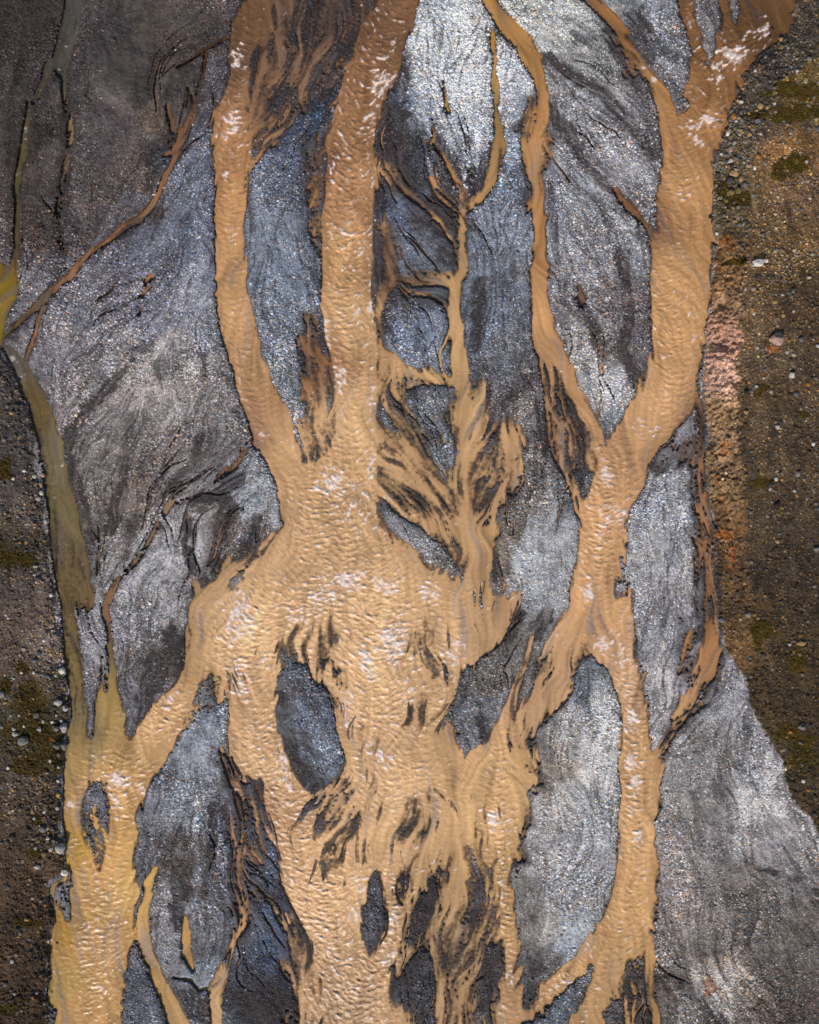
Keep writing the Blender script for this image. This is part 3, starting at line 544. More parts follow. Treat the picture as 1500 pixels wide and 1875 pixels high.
dr = dr + 5 + (noise(26, 31) * 3 + fine * 1.5); dl = dl + noise(20, 32) * 3 + fine * 1.2
steep = blobs([(1335,700,200,260)], 3)               # the undercut stretch of the right bank
bank_w = 63.0
ramp = np.clip(dr / bank_w, 0, 1)
hr = ramp * (0.9 + 1.7 * steep) + .35 * sst(50, 260, dr)
gully = drawn(noise(7, 33), np.ones_like(VX), np.full_like(VX, .12), 14)
hr = hr + ramp * (1 - ramp) * 4 * steep * (.05 * gully + .04 * noise(9, 34) + .02 * noise(4, 35))
hl = .3 * np.clip(dl / 24, 0, 1) + .5 * sst(10, 120, dl)
ON_R, ON_L = sst(-2, 3, dr), sst(-2, 3, dl)
hum = fract(40, 41) * .035 + fine * .012
Z = np.where(D > 0, -.30 * np.clip(D, 0, 1), .10 * np.clip(-D, 0, 1.2) + .30 * wide + streak * .003 + streak2 * .006)
Z = np.where(dr > 0, np.maximum(Z, .08) + hr, Z)
Z = np.where(dl > 0, np.maximum(Z, .08) + hl, Z)
Z = (Z + hum * np.where(D > 0, .3, 1)).astype(F)
# ------------------------------------------------------------------ ground colour (lit appearance divided by the light; dark corners mix brown soil with painted vignette)
in_r = lambda a, b: at(dr, a, b) > 11
in_l = lambda a, b: at(dl, a, b) > 4
G_BAR = colour_field(GROUND, 16, lambda a, b: ~in_r(a, b) & ~in_l(a, b)) / E_LIGHT
wx_, wy_ = noise(34, 56) * 11 + VX * streak2 * 16 + noise(10, 58) * 4, noise(34, 57) * 11 + VY * streak2 * 16 + noise(10, 59) * 4
G_BAR = at(G_BAR, GX + wx_, GY + wy_) * np.array([1.26, 1.27, 1.30], F)     # patches with ragged, drawn out edges
rr, ll = sst(-3, 4, dr)[..., None], sst(-3, 4, dl)[..., None]
in_bank = lambda a, b: in_r(a, b) & (at(dr, a, b) < bank_w)
in_top = lambda a, b: at(dr, a, b) >= bank_w
crest = sst(bank_w - 7, bank_w + 5, dr + 3 * gully)[..., None]
G_R = colour_field(GROUND, 20, in_bank) * (1 - crest) + colour_field(GROUND, 22, in_top) * crest
G = G_BAR * (1 - rr) + G_R / E_LIGHT * rr
G = G * (1 - ll) + colour_field(GROUND, 22, in_l) / E_LIGHT * ll
smooth = np.clip(blobs(SMOOTH) + .55 * sst(1.1, 1.9, fract(40, 60) + .3 * vein), 0, 1)
dry = 1 + .08 * streak2 + .08 * streak + .09 * vein + .06 * patch + .10 * fract(14, 54)
G *= np.clip(dry, .45, 1.7)[..., None]
mossf = np.clip(blobs(MOSS, 1.6) * 1.35 + .30 * noise(10, 51) * (blobs(MOSS, 1) > .15), 0, 1) * np.maximum(ON_R, ON_L)
mossf = sst(.35, .75, mossf)
orf = .75 * sst(.45, 1.0, blobs(ORANGE, 1.3) * 1.2 + .25 * noise(6, 52) * (blobs(ORANGE) > .1))
silt = lin((108, 90, 80)) / E_LIGHT
dark = lin((54, 47, 47)) / E_LIGHT
wetness = fract(45, 55)
veins = sst(.75, 1.5, vn / vn.std() + .55 * wetness + 1.3 * WETF - .25)
veins = np.maximum(np.maximum(.75 * veins, fan * .9), 1.1 * scar * np.clip(.8 + .3 * fine, 0, 1))
damp = np.clip(sst(.02, .6, margin) * (.42 + .22 * wetness) * (1 - np.maximum(ON_R, ON_L)) + np.maximum(veins * .8 * (1 - np.maximum(ON_R, ON_L)), WETF * (.85 + .3 * vein)), 0, 1)
damp = damp * (1 - .9 * smooth) * np.where(D > 0, 0, 1)
mixw = np.clip(damp, 0, .93)[..., None]
br = sst(.2, 1.6, streak2 + .4 * patch + fan * (.8 + .9 * vn) - .9 * WETF * (1 - fan))[..., None]      # brownish silt films among the dark damp gravel
GAP = 1 - .26 * np.clip(fract(70, 71) * .3 + .8, 0, 1.3) * (1 - smooth) * (1 - np.maximum(ON_R, ON_L))   # shade in the gaps between cobbles, painted as darker ground
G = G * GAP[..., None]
G = G * (1 - mixw) + (dark * (1 - .45 * br) + silt * .45 * br) * mixw
under = sst(-.08, .1, D)[..., None]
bed = lin((84, 74, 70)) / E_LIGHT * np.clip(1 + .35 * vein[..., None], .3, 2)
G = G * (1 - under) + bed * under
ochre = sst(.4, 1.6, fract(50, 53) + .3 * gully)[..., None] * (ON_R * np.where(dr < bank_w, .2, .35))[..., None]
G = G * (1 - ochre) + G * np.array([1.22, 1.0, .65], F) * ochre
pink = .35 * (steep * ramp * (1 - sst(.9, 1., ramp)) * sst(-.5, 1, gully))[..., None]
G = G * (1 + .25 * pink)
G = G * (1 - mossf[..., None]) + (lin((64, 51, 16)) / E_LIGHT) * mossf[..., None]
G = G * (1 - .8 * orf[..., None]) + (lin((150, 84, 30)) / E_LIGHT) * .8 * orf[..., None]
G = G * (1 + rr * crest * np.array([.42, .30, .18], F)) * (1 + ll * np.array([.16, .12, .06], F))
G = np.clip(G, .004, .82)
GRIT = np.clip(1 - smooth * .85 - .4 * mossf - .45 * fan, .12, 1) * np.where(D > 0, .5, 1)
# ------------------------------------------------------------------ water surface: ripples lie across the flow and bend into chevrons
gyD, gxD = np.gradient(blur(np.clip(D, 0, 1), 26))
gm = np.hypot(gxD, gyD)
wetm = (D > -.2)
side = np.clip((gxD * -VY + gyD * VX) / (gm + .004), -1, 1)   # which side of the channel
tilt = -.95 * blur(side, 6)
PXx, PXy = -VY * np.cos(tilt) - VX * np.sin(tilt), VX * np.cos(tilt) - VY * np.sin(tilt)
ripA = drawn(noise(5.6, 61, 12), PXx, PXy, 4)
ripB = drawn(noise(3.8, 62, 8), PXx, PXy, 3)
ripC = noise(3.2, 63, 7)
rid = noise(9, 66, 20)
rid = drawn(1 - np.abs(rid) ** .8, PXx, PXy, 2)           # thin curled crests
long_ = drawn(noise(6, 64), VX, VY, 10)
rapid = .17 + 1.08 * blobs(RAPID, 1.5)
rapid = blur(rapid, 16)
shallow_calm = sst(.15, .9, D)
# crests sharper than troughs
def sharp(a): return np.where(a > 0, a ** 1.35, a * .7)
wave = (.30 * sharp(np.clip(ripA, -2.5, 2.5)) + .38 * sharp(np.clip(ripB, -2.5, 2.5)) + .20 * ripC + .10 * long_ + .24 * np.clip(rid, -2, 2.2))
WZ = wave * .025 * rapid * (.25 + .75 * shallow_calm) + .05 * blur(np.clip(D, 0, 1), 20) * rapid
fz = blobs(FOAM, 1.2) * 1.0
clump = fract(16, 65, 3)
lace = 1 - np.abs(noise(6.5, 68, 13)) / .8                  # thin curled lines
lace = np.clip(drawn(lace, PXx, PXy, 2), -2, 2)
fo = wave / wave.std() * .45 + .35 * clump + fz * 2.4 + .62 * lace + .15 * noise(2.4, 67)
fo = sst(1.75, 2.9, fo) * sst(.2, .6, D)
fo += .6 * sst(1.45, 2.4, ripA * .5 + ripB * .4 + rid * .4 + .55 * lace + .25 * clump + rapid * .35) * sst(.3, .7, D) * sst(.5, 1.2, rapid)
fo = np.clip(fo * (.75 + .3 * noise(2, 74)), 0, 1)
WZ = WZ + .018 * fo
WC = colour_field(TURBID, 18) / E_LIGHT
plume = 1 + (.05 * streak2 + .05 * streak + .09 * vein + .07 * fract(120, 75)) - .13 * (1 - np.clip(blur(np.clip(D, 0, 1), 22) * 1.1, 0, 1)) + .05 * sst(.6, 1.2, rapid)
WC = WC * plume[..., None]
thread = (.6 * sst(.6, 2.2, drawn(noise(7, 69), VX, VY, 40)) * sst(1.25, .5, rapid))[..., None]
WC = WC * (1 - thread) + WC.mean(-1, keepdims=True) * np.array([1.02, .9, .78], F) * .8 * thread   # greyer threads in the slack water
# silt worn thin over the bed: darker and greyer in streaks where shallow
fo3 = fo[..., None]
froth = (.5 * sst(.15, 1.0, blur(fo, 4) * 1.6) * (1 - fo))[..., None]
WC = WC * (1 - froth) + np.array([.72, .50, .34], F) * froth
WC = WC * (1 - fo3) + np.array([.84, .73, .65], F) * fo3
OLIVE = [(-170,-170),(160,-170),(150,10),(140,90),(135,200),(128,400),(122,500),(60,512),(30,560),(20,620),(50,664),(78,740),(98,830),(118,930),(150,985),(178,1060),(186,1110),(200,1160),(230,1342),(200,1347),(165,1352),(140,1365),(-170,1380)]
slo, do = poly_dist(OLIVE, 3000)
do = np.broadcast_to(do, (NY, NX)) > 0
WC = WC * np.array([.985, .945, .985], F)
WC = WC * .96 + WC.mean(-1, keepdims=True) * .04
WC = np.clip(WC, .01, .8)
WA = np.clip(.10 + .90 * sst(-.03, .5, D + np.clip(fan, 0, 1) * .5 * (blur(np.clip(D, -.4, .7), 7) - D) + .10 * streak), 0, 1)
# ------------------------------------------------------------------ objects
def tag(o, label=None, cat=None, group=None, kind=None):
    if label: o['label'] = label
    if cat: o['category'] = cat
    if group: o['group'] = group
    if kind: o['kind'] = kind
    return o

def world(px, py, z):
    """where a point seen at that place of the photograph stands, at height z"""
    k = (H - z) / H / PX
    return (px - 750) * k, (937.5 - py) * k

def mesh_from(name, co, quads=None, tris=None, attrs=(), mat=None, smooth=True):
    me = bpy.data.meshes.new(name)
    faces = quads if quads is not None else tris
    k = faces.shape[1]
    me.vertices.add(len(co))
    me.vertices.foreach_set('co', np.ascontiguousarray(co, F).ravel())
    me.loops.add(faces.size)
    me.loops.foreach_set('vertex_index', np.ascontiguousarray(faces, np.int32).ravel())
    me.polygons.add(len(faces))
    me.polygons.foreach_set('loop_start', np.arange(0, faces.size, k, dtype=np.int32))
    me.polygons.foreach_set('use_smooth', np.full(len(faces), smooth))
    for an, typ, data in attrs:
        at = me.attributes.new(an, typ, 'POINT')
        at.data.foreach_set('color' if typ == 'FLOAT_COLOR' else 'value', np.ascontiguousarray(data, F).ravel())
    me.update(calc_edges=True)
    me.validate()
    o = bpy.data.objects.new(name, me)
    C.collection.objects.link(o)
    if mat: me.materials.append(mat)
    return o

# grid lines run on far past the surveyed raster
EXT = np.array([12, 40, 110, 300, 800, 2400, 9000, 40000], F)
xs = np.concatenate([(X0 - EXT)[::-1], gx, gx[-1] + EXT])
ys = np.concatenate([(Y0 - EXT)[::-1], gy, gy[-1] + EXT])
MX, MY = len(xs), len(ys)
xi = np.clip(np.arange(MX) - len(EXT), 0, NX - 1)
yi = np.clip(np.arange(MY) - len(EXT), 0, NY - 1)

def ex(a): return a[yi][:, xi]

def sheet(name, z, attrs, face_mask, mat):
    zz = ex(z)
    far = np.maximum(np.abs(xs - np.clip(xs, X0, gx[-1]))[None, :], np.abs(ys - np.clip(ys, Y0, gy[-1]))[:, None])
    far = np.clip((far - 30) / 500, 0, 1)[..., None].astype(F)         # beyond the survey: plain valley gravel
    xx, yy = np.meshgrid(xs, ys)
    k = (H - zz) / H / PX
    co = np.stack([(xx - 750) * k, (937.5 - yy) * k, zz], -1).reshape(-1, 3)
    idx = np.arange(MX * MY, dtype=np.int32).reshape(MY, MX)
    q = np.stack([idx[1:, :-1], idx[1:, 1:], idx[:-1, 1:], idx[:-1, :-1]], -1)
    q = q[face_mask]
    used = np.zeros(MX * MY, bool)
    used[q.ravel()] = True
    remap = np.cumsum(used) - 1
    at = []
    for an, typ, a in attrs:
        e = ex(a)
        if typ == 'FLOAT_COLOR':
            if mat is M_ground: e = e * (1 - far) + lin((112, 106, 102)) * far
            if e.shape[-1] == 3: e = np.concatenate([e, np.ones(e.shape[:2] + (1,), F)], -1)
            at.append((an, typ, e.reshape(-1, 4)[used]))
        else:
            at.append((an, typ, e.ravel()[used]))
    return mesh_from(name, co[used], quads=remap[q].astype(np.int32), attrs=at, mat=mat)

def cellmask(m):
    e = ex(m)
    return e[:-1, :-1] | e[1:, :-1] | e[:-1, 1:] | e[1:, 1:]

# ---- materials
def new_mat(name):
    m = bpy.data.materials.new(name)
    m.use_nodes = True
    t = m.node_tree
    return m, t, t.nodes['Principled BSDF'], t.nodes['Material Output']

def node(t, kind, **kw):
    n = t.nodes.new(kind)
    for k, v in kw.items(): setattr(n, k, v)
    return n

def ground_material():
    m, t, b, out = new_mat("gravel_ground")
    L = t.links.new
    a = node(t, 'ShaderNodeAttribute', attribute_name='col')
    g = node(t, 'ShaderNodeAttribute', attribute_name='grit')
    tc = node(t, 'ShaderNodeTexCoord')
    v = node(t, 'ShaderNodeTexVoronoi'); v.inputs['Scale'].default_value = 15; v.inputs['Randomness'].default_value = 1
    v2 = node(t, 'ShaderNodeTexVoronoi'); v2.inputs['Scale'].default_value = 9
    L(tc.outputs['Object'], v.inputs['Vector']); L(tc.outputs['Object'], v2.inputs['Vector'])
    s = node(t, 'ShaderNodeSeparateColor'); L(v.outputs['Color'], s.inputs[0])
    s2 = node(t, 'ShaderNodeSeparateColor'); L(v2.outputs['Color'], s2.inputs[0])
    # grain to grain brightness 0.35 .. 1.55
    r1 = node(t, 'ShaderNodeMapRange'); r1.inputs[3].default_value = .42; r1.inputs[4].default_value = 1.5; L(s.outputs[0], r1.inputs[0])
    r2 = node(t, 'ShaderNodeMapRange'); r2.inputs[3].default_value = .70; r2.inputs[4].default_value = 1.30; L(s2.outputs[1], r2.inputs[0])
    mu = node(t, 'ShaderNodeMath', operation='MULTIPLY'); L(r1.outputs[0], mu.inputs[0]); L(r2.outputs[0], mu.inputs[1])
    mx = node(t, 'ShaderNodeMix', data_type='FLOAT'); mx.inputs[2].default_value = 1; L(g.outputs['Fac'], mx.inputs[0]); L(mu.outputs[0], mx.inputs[3])
    sc = node(t, 'ShaderNodeVectorMath', operation='SCALE'); L(a.outputs['Color'], sc.inputs[0]); L(mx.outputs[0], sc.inputs['Scale'])
    L(sc.outputs[0], b.inputs['Base Color'])
    b.inputs['Roughness'].default_value = .85
    b.inputs['Specular IOR Level'].default_value = .3
    bp = node(t, 'ShaderNodeBump'); bp.inputs['Distance'].default_value = .035
    L(v.outputs['Distance'], bp.inputs['Height'])
    inv = node(t, 'ShaderNodeMath', operation='MULTIPLY'); inv.inputs[1].default_value = -.9
    L(g.outputs['Fac'], inv.inputs[0])
    bp.invert = True
    mm = node(t, 'ShaderNodeMath', operation='MULTIPLY'); mm.inputs[1].default_value = .8; L(g.outputs['Fac'], mm.inputs[0]); L(mm.outputs[0], bp.inputs['Strength'])
    L(bp.outputs[0], b.inputs['Normal'])
    t.nodes.remove(inv)
    return m

def water_material():
    m, t, b, out = new_mat("silty_water")
    L = t.links.new
    a = node(t, 'ShaderNodeAttribute', attribute_name='col')
    L(a.outputs['Color'], b.inputs['Base Color'])
    b.inputs['Roughness'].default_value = .26
    b.inputs['IOR'].default_value = 1.33
    tc = node(t, 'ShaderNodeTexCoord')
    n = node(t, 'ShaderNodeTexNoise'); n.inputs['Scale'].default_value = 9; n.inputs['Detail'].default_value = 3; n.inputs['Distortion'].default_value = .6
    L(tc.outputs['Object'], n.inputs['Vector'])
    rp = node(t, 'ShaderNodeAttribute', attribute_name='rapid')
    bp = node(t, 'ShaderNodeBump'); bp.inputs['Distance'].default_value = .07
    L(n.outputs[0], bp.inputs['Height']); L(rp.outputs['Fac'], bp.inputs['Strength'])
    L(bp.outputs[0], b.inputs['Normal'])
    al = node(t, 'ShaderNodeAttribute', attribute_name='opaque')
    tr = node(t, 'ShaderNodeBsdfTransparent'); tr.inputs[0].default_value = (.96, .92, .88, 1)
    mx = node(t, 'ShaderNodeMixShader')
    L(al.outputs['Fac'], mx.inputs[0]); L(tr.outputs[0], mx.inputs[1]); L(b.outputs[0], mx.inputs[2])
    L(mx.outputs[0], out.inputs['Surface'])
    return m

def stone_material(name, use_attr):
    m, t, b, out = new_mat(name)
    L = t.links.new
    if use_attr:
        a = node(t, 'ShaderNodeAttribute', attribute_name='col'); L(a.outputs['Color'], b.inputs['Base Color'])
    else:
        oi = node(t, 'ShaderNodeObjectInfo')
        tc = node(t, 'ShaderNodeTexCoord')
        n = node(t, 'ShaderNodeTexNoise'); n.inputs['Scale'].default_value = 2.2; n.inputs['Detail'].default_value = 5; n.inputs['Roughness'].default_value = .65
        L(tc.outputs['Object'], n.inputs['Vector'])
        r = node(t, 'ShaderNodeMapRange'); r.inputs[1].default_value = .3; r.inputs[2].default_value = .7; r.inputs[3].default_value = .6; r.inputs[4].default_value = 1.3
        L(n.outputs[0], r.inputs[0])
        sc = node(t, 'ShaderNodeVectorMath', operation='SCALE'); L(oi.outputs['Color'], sc.inputs[0]); L(r.outputs[0], sc.inputs['Scale'])
        L(sc.outputs[0], b.inputs['Base Color'])
        bp = node(t, 'ShaderNodeBump'); bp.inputs['Distance'].default_value = .25; bp.inputs['Strength'].default_value = .5
        L(n.outputs[0], bp.inputs['Height']); L(bp.outputs[0], b.inputs['Normal'])
    b.inputs['Roughness'].default_value = .8
    b.inputs['Specular IOR Level'].default_value = .15
    return m

M_ground, M_water = ground_material(), water_material()
M_gravel, M_rock = stone_material("gravel_stones", True), stone_material("boulder_rock", False)

# ---- the ground sheet, cut into riverbed, terrace, its eroded bank and the left bank
e_r, e_l = ex(dr), ex(dl)
cr = e_r[:-1, :-1] > 0
cl = (e_l[:-1, :-1] > 0) & ~cr
cbank = cr & (e_r[:-1, :-1] < bank_w)
ga = [('col', 'FLOAT_COLOR', G), ('grit', 'FLOAT', GRIT)]
tag(sheet('riverbed', Z, ga, ~cr & ~cl, M_ground), 'grey gravel bars and dark damp silt of the braided riverbed between the two banks', 'riverbed', kind='structure')
tag(sheet('terrace_ground', Z, ga, cr & ~cbank, M_ground), 'dark brown stony terrace with moss along the right edge', 'ground', kind='structure')
tag(sheet('river_bank', Z, ga, cbank, M_ground), 'ochre and pink eroded bank slope between the brown terrace and the river', 'bank', kind='structure')
tag(sheet('shore_ground', Z, ga, cl, M_ground), 'dark brown stony shore left of the olive stream', 'ground', kind='structure')
# ---- the water, one sheet for the silty river, one for the clearer olive side stream
wm = cellmask(D > -.14) & ~((e_r[:-1, :-1] > 6)) & ~((e_l[:-1, :-1] > 6))
cold = ex(do)[:-1, :-1]
clear = blur(do.astype(F), 14) * np.clip(1 - blobs([(8,540,36,60),(200,1285,26,60,.8),(110,1350,40,40,.8),(60,740,20,50,.5),(172,1090,8,40,.7)], 1.5), 0, 1)
WA = WA * (1 - clear * np.clip(.34 + .22 * vein + .10 * fine - .1 * streak2, .1, .9))
wa = [('col', 'FLOAT_COLOR', WC), ('opaque', 'FLOAT', WA), ('rapid', 'FLOAT', np.clip(rapid * .42, 0, .6) * sst(.1, .6, D))]
tag(sheet('river_water', WZ, wa, wm & ~cold, M_water), 'silty tan river water braiding between the gravel bars', 'river', kind='structure')
tag(sheet('stream_water', WZ, wa, wm & cold, M_water), 'shallow olive green side stream along the left shore', 'stream', kind='structure')

# ------------------------------------------------------------------ gravel: every stone real, half buried
K = 5
ang = np.arange(K) / K * 2 * math.pi
TRI = []
for k in range(K):
    n1 = (k + 1) % K
    TRI += [(k, n1, K + n1), (k, K + n1, K + k), (K + k, K + n1, 2 * K)]
TRI = np.array(TRI, np.int32)

def stones(name, x, y, r, col, z, mat, flat=.62):
    """x, y in photograph pixels, r in metres"""
    n = len(x)
    wx, wy = world(x, y, z)
    rot = rng.random(n) * 2 * math.pi
    el_ = .72 + .28 * rng.random(n)
    rad = np.concatenate([np.full((n, K), 1.0), np.full((n, K), .80), np.full((n, 1), .18)], 1) * (1 + .22 * rng.standard_normal((n, 2 * K + 1)).clip(-1.6, 1.6))
    hh = np.concatenate([np.full((n, K), -.35), np.full((n, K), .62), np.full((n, 1), 1.0)], 1) * (1 + .2 * rng.standard_normal((n, 2 * K + 1)).clip(-1.5, 1.5))
    a_ = np.concatenate([ang, ang + .3, [0]])[None, :] + rng.standard_normal((n, 2 * K + 1)) * .18
    lx, ly = np.cos(a_) * rad, np.sin(a_) * rad * el_[:, None]
    c_, s_ = np.cos(rot)[:, None], np.sin(rot)[:, None]
    px_ = (lx * c_ - ly * s_) * r[:, None] + wx[:, None]
    py_ = (lx * s_ + ly * c_) * r[:, None] + wy[:, None]
    pz_ = hh * (r * flat * (.75 + .5 * rng.random(n)))[:, None] + z[:, None]
    co = np.stack([px_, py_, pz_], -1).reshape(-1, 3)
    tri = (TRI[None] + (np.arange(n, dtype=np.int32) * (2 * K + 1))[:, None, None]).reshape(-1, 3)
    cc = np.repeat(np.concatenate([col, np.ones((n, 1))], 1), 2 * K + 1, 0)
    return mesh_from(name, co, tris=tri, attrs=[('col', 'FLOAT_COLOR', cc)], mat=mat, smooth=False)

def tint(col, n, spread=.5, warm=.10):
    b = np.exp(rng.standard_normal(n) * spread)[:, None]
    c = col * b
    u = rng.random(n)
    c = np.where((u < warm)[:, None], c * np.array([1.35, 1.0, .68]), c)
    c = np.where((u > .985)[:, None], c * np.array([1.5, .85, .6]), c)
    c = np.where(((u > .80) & (u < .95))[:, None], c * np.array([.86, .98, 1.16]), c)
    return np.clip(c, .006, .85)

coarse = np.clip(.75 + .35 * fract(70, 71) + .7 * blobs([(840,150,110,190),(930,150,40,140),(720,200,40,150),(560,640,60,150),(1090,600,50,80),(560,200,60,80)], 1.2), .25, 1.6)
stoneclump = fract(30, 73)
N = 850000
x = rng.uniform(-60, 1560, N).astype(F)
y = rng.uniform(-60, 1935, N).astype(F)
d_ = at(D, x, y)
onr, onl = at(dr, x, y) > 2, at(dl, x, y) > 2
sm = at(smooth, x, y)
dm = at(damp, x, y)
dens = np.where(d_ < 0, .85 * (1 - .85 * sm) * (.65 + .35 * at(coarse, x, y)) * (1 - .86 * np.clip(dm, 0, 1)), .55 * np.exp(-np.clip(d_, 0, 2) / .17) * sst(-.8, 1.2, at(streak, x, y) + at(fine, x, y)) + .22 * at(VM, x, y) * np.exp(-np.clip(d_, 0, 2) / .5) + .012 * sst(.2, 2, at(stoneclump, x, y)))
dens = np.where(onr | onl, .0, dens) * (1 - .4 * at(fan, x, y))
keep = rng.random(N) < dens
x, y, d_, dm = x[keep], y[keep], d_[keep], dm[keep]
n = len(x)
rp = np.exp(rng.standard_normal(n) * .33) * 1.33 * (1 - .25 * at(fan, x, y)) * np.sqrt(at(coarse, x, y)) * np.where(d_ > 0, .9, 1)
rp = np.clip(rp, .8, 5.2)
base = at(G, x, y)
sw = (dm * .14)[:, None]
drycol = at(G_BAR, x, y)
base = np.where((d_ > 0)[:, None], np.array([.05, .044, .042]), base * (1 - sw) + drycol * sw * .8)
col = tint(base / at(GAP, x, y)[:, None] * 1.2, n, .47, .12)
pale = (rng.random(n) < .045) & (d_ < -.1)
col = np.where(pale[:, None], np.clip(col * 2.2, 0, .75), col)
z = at(Z, x, y)
tag(stones('gravel', x, y, (rp / PX).astype(F), col, z, M_gravel), 'loose grey cobbles and pebbles covering the river bars', 'gravel', kind='stuff')
# pebbles lying on the terrace and the shore
N = 60000
x = np.concatenate([rng.uniform(1290, 1560, N), rng.uniform(-60, 135, N // 2)]).astype(F)
y = np.concatenate([rng.uniform(-60, 1600, N), rng.uniform(560, 1935, N // 2)]).astype(F)
on = np.where(x > 700, at(dr, x, y), at(dl, x, y))
lump = at(fract(60, 72), x, y)
slope = (x > 700) & (on < bank_w) & (at(steep, x, y) > .3)
edge = np.exp(-np.clip(on, 0, 999) / 40)
bould = np.where(x > 700, (y < 440) * .9, (y > 1180) * .5 + .25)
pd = np.where(on > 2, np.clip(.52 + .22 * lump + .45 * edge * bould, .1, 1), 0) * np.where(slope, .12, 1) * (1 - .75 * at(mossf, x, y))
keep = rng.random(len(x)) < pd
x, y = x[keep], y[keep]
n = len(x)
heap = np.exp(-(((x - 1345) / 45) ** 2 + ((y - 290) / 110) ** 2)) + .7 * np.exp(-(((x - 70) / 45) ** 2 + ((y - 1500) / 110) ** 2))
rp = np.clip(np.exp(rng.standard_normal(n) * .45) * (1.32 + 1.1 * heap * rng.random(n)), .7, 4.6)
PAL = np.array([(120,104,84),(150,118,70),(112,108,104),(92,88,86),(140,130,118),(104,112,116),(170,126,64),(72,62,54),(96,80,62),(86,74,60)], F)
pc = lin(PAL)[rng.integers(0, len(PAL), n)] / E_LIGHT
loc = at(G, x, y)
col = np.clip((.78 * pc * np.clip(loc.mean(1, keepdims=True) / .09, .35, 1.6) + .6 * loc) * np.exp(rng.standard_normal((n, 1)) * .4), .006, .7)
tag(stones('pebbles', x, y, (rp / PX).astype(F), col, at(Z, x, y), M_gravel, .7), 'small ochre and grey pebbles strewn over the brown banks', 'pebbles', kind='stuff')
# moss: tiny cushions
N = 60000
k_ = rng.integers(0, len(MOSS), N)
mp = np.array(MOSS, F)[k_]
x = mp[:, 0] + rng.standard_normal(N).astype(F) * mp[:, 2] * .8
y = mp[:, 1] + rng.standard_normal(N).astype(F) * mp[:, 3] * .8
keep = (rng.random(N) < at(mossf, x, y) * .8) & (at(D, x, y) < -.2)
x, y = x[keep], y[keep]
n = len(x)
mc = lin((70, 57, 17)) / E_LIGHT * np.exp(rng.standard_normal((n, 1)) * .4) * (1 + .2 * rng.standard_normal((n, 3))).clip(.6, 1.5)
tag(stones('moss', x, y, (np.exp(rng.standard_normal(n) * .35) * .8 / PX).astype(F), np.clip(mc, .004, .3), at(Z, x, y), M_gravel, .9), 'low dark olive moss cushions in patches on the stony banks', 'moss', kind='stuff')
# ------------------------------------------------------------------ boulders, each a thing of its own
import bmesh
from mathutils import noise as mn

def boulder_mesh(name, seed, cuts, rough):
    r = random.Random(seed)
    bm = bmesh.new()
    bmesh.ops.create_icosphere(bm, subdivisions=3, radius=1)
    off = Vector((seed * 3.1, seed * 1.7, seed * .9))
    for v in bm.verts:
        v.co *= 1 + rough * mn.noise(v.co * 1.3 + off) + rough * .35 * mn.noise(v.co * 4 + off)
    for _ in range(cuts):                      # flat fracture faces
        nrm = Vector((r.gauss(0, 1), r.gauss(0, 1), r.gauss(0, .8))).normalized()
        d = r.uniform(.62, .82)
        for v in bm.verts:
            s = v.co.dot(nrm) - d
            if s > 0: v.co -= nrm * s * .94
    mxx = max(abs(v.co.x) for v in bm.verts); mxy = max(abs(v.co.y) for v in bm.verts); mxz = max(abs(v.co.z) for v in bm.verts)
    for v in bm.verts: v.co = Vector((v.co.x / mxx, v.co.y / mxy, v.co.z / mxz))
    me = bpy.data.meshes.new(name)
    bm.to_mesh(me); bm.free()
    me.polygons.foreach_set('use_smooth', [cuts < 6] * len(me.polygons))
    me.materials.append(M_rock)
    return me

PROTO = {'round': [boulder_mesh('boulder', 1 + k, 3, .22) for k in range(4)], 'angular': [boulder_mesh('boulder', 11 + k, 9, .28) for k in range(5)]}
ROCK = {'pale grey': (178,172,166), 'white': (214,206,196), 'grey': (128,124,120), 'dark grey': (88,85,82), 'blue grey': (112,114,118), 'tan': (172,140,98), 'ochre': (176,126,62), 'pinkish': (176,146,132), 'olive': (122,108,70), 'dark brown': (64,54,46)}
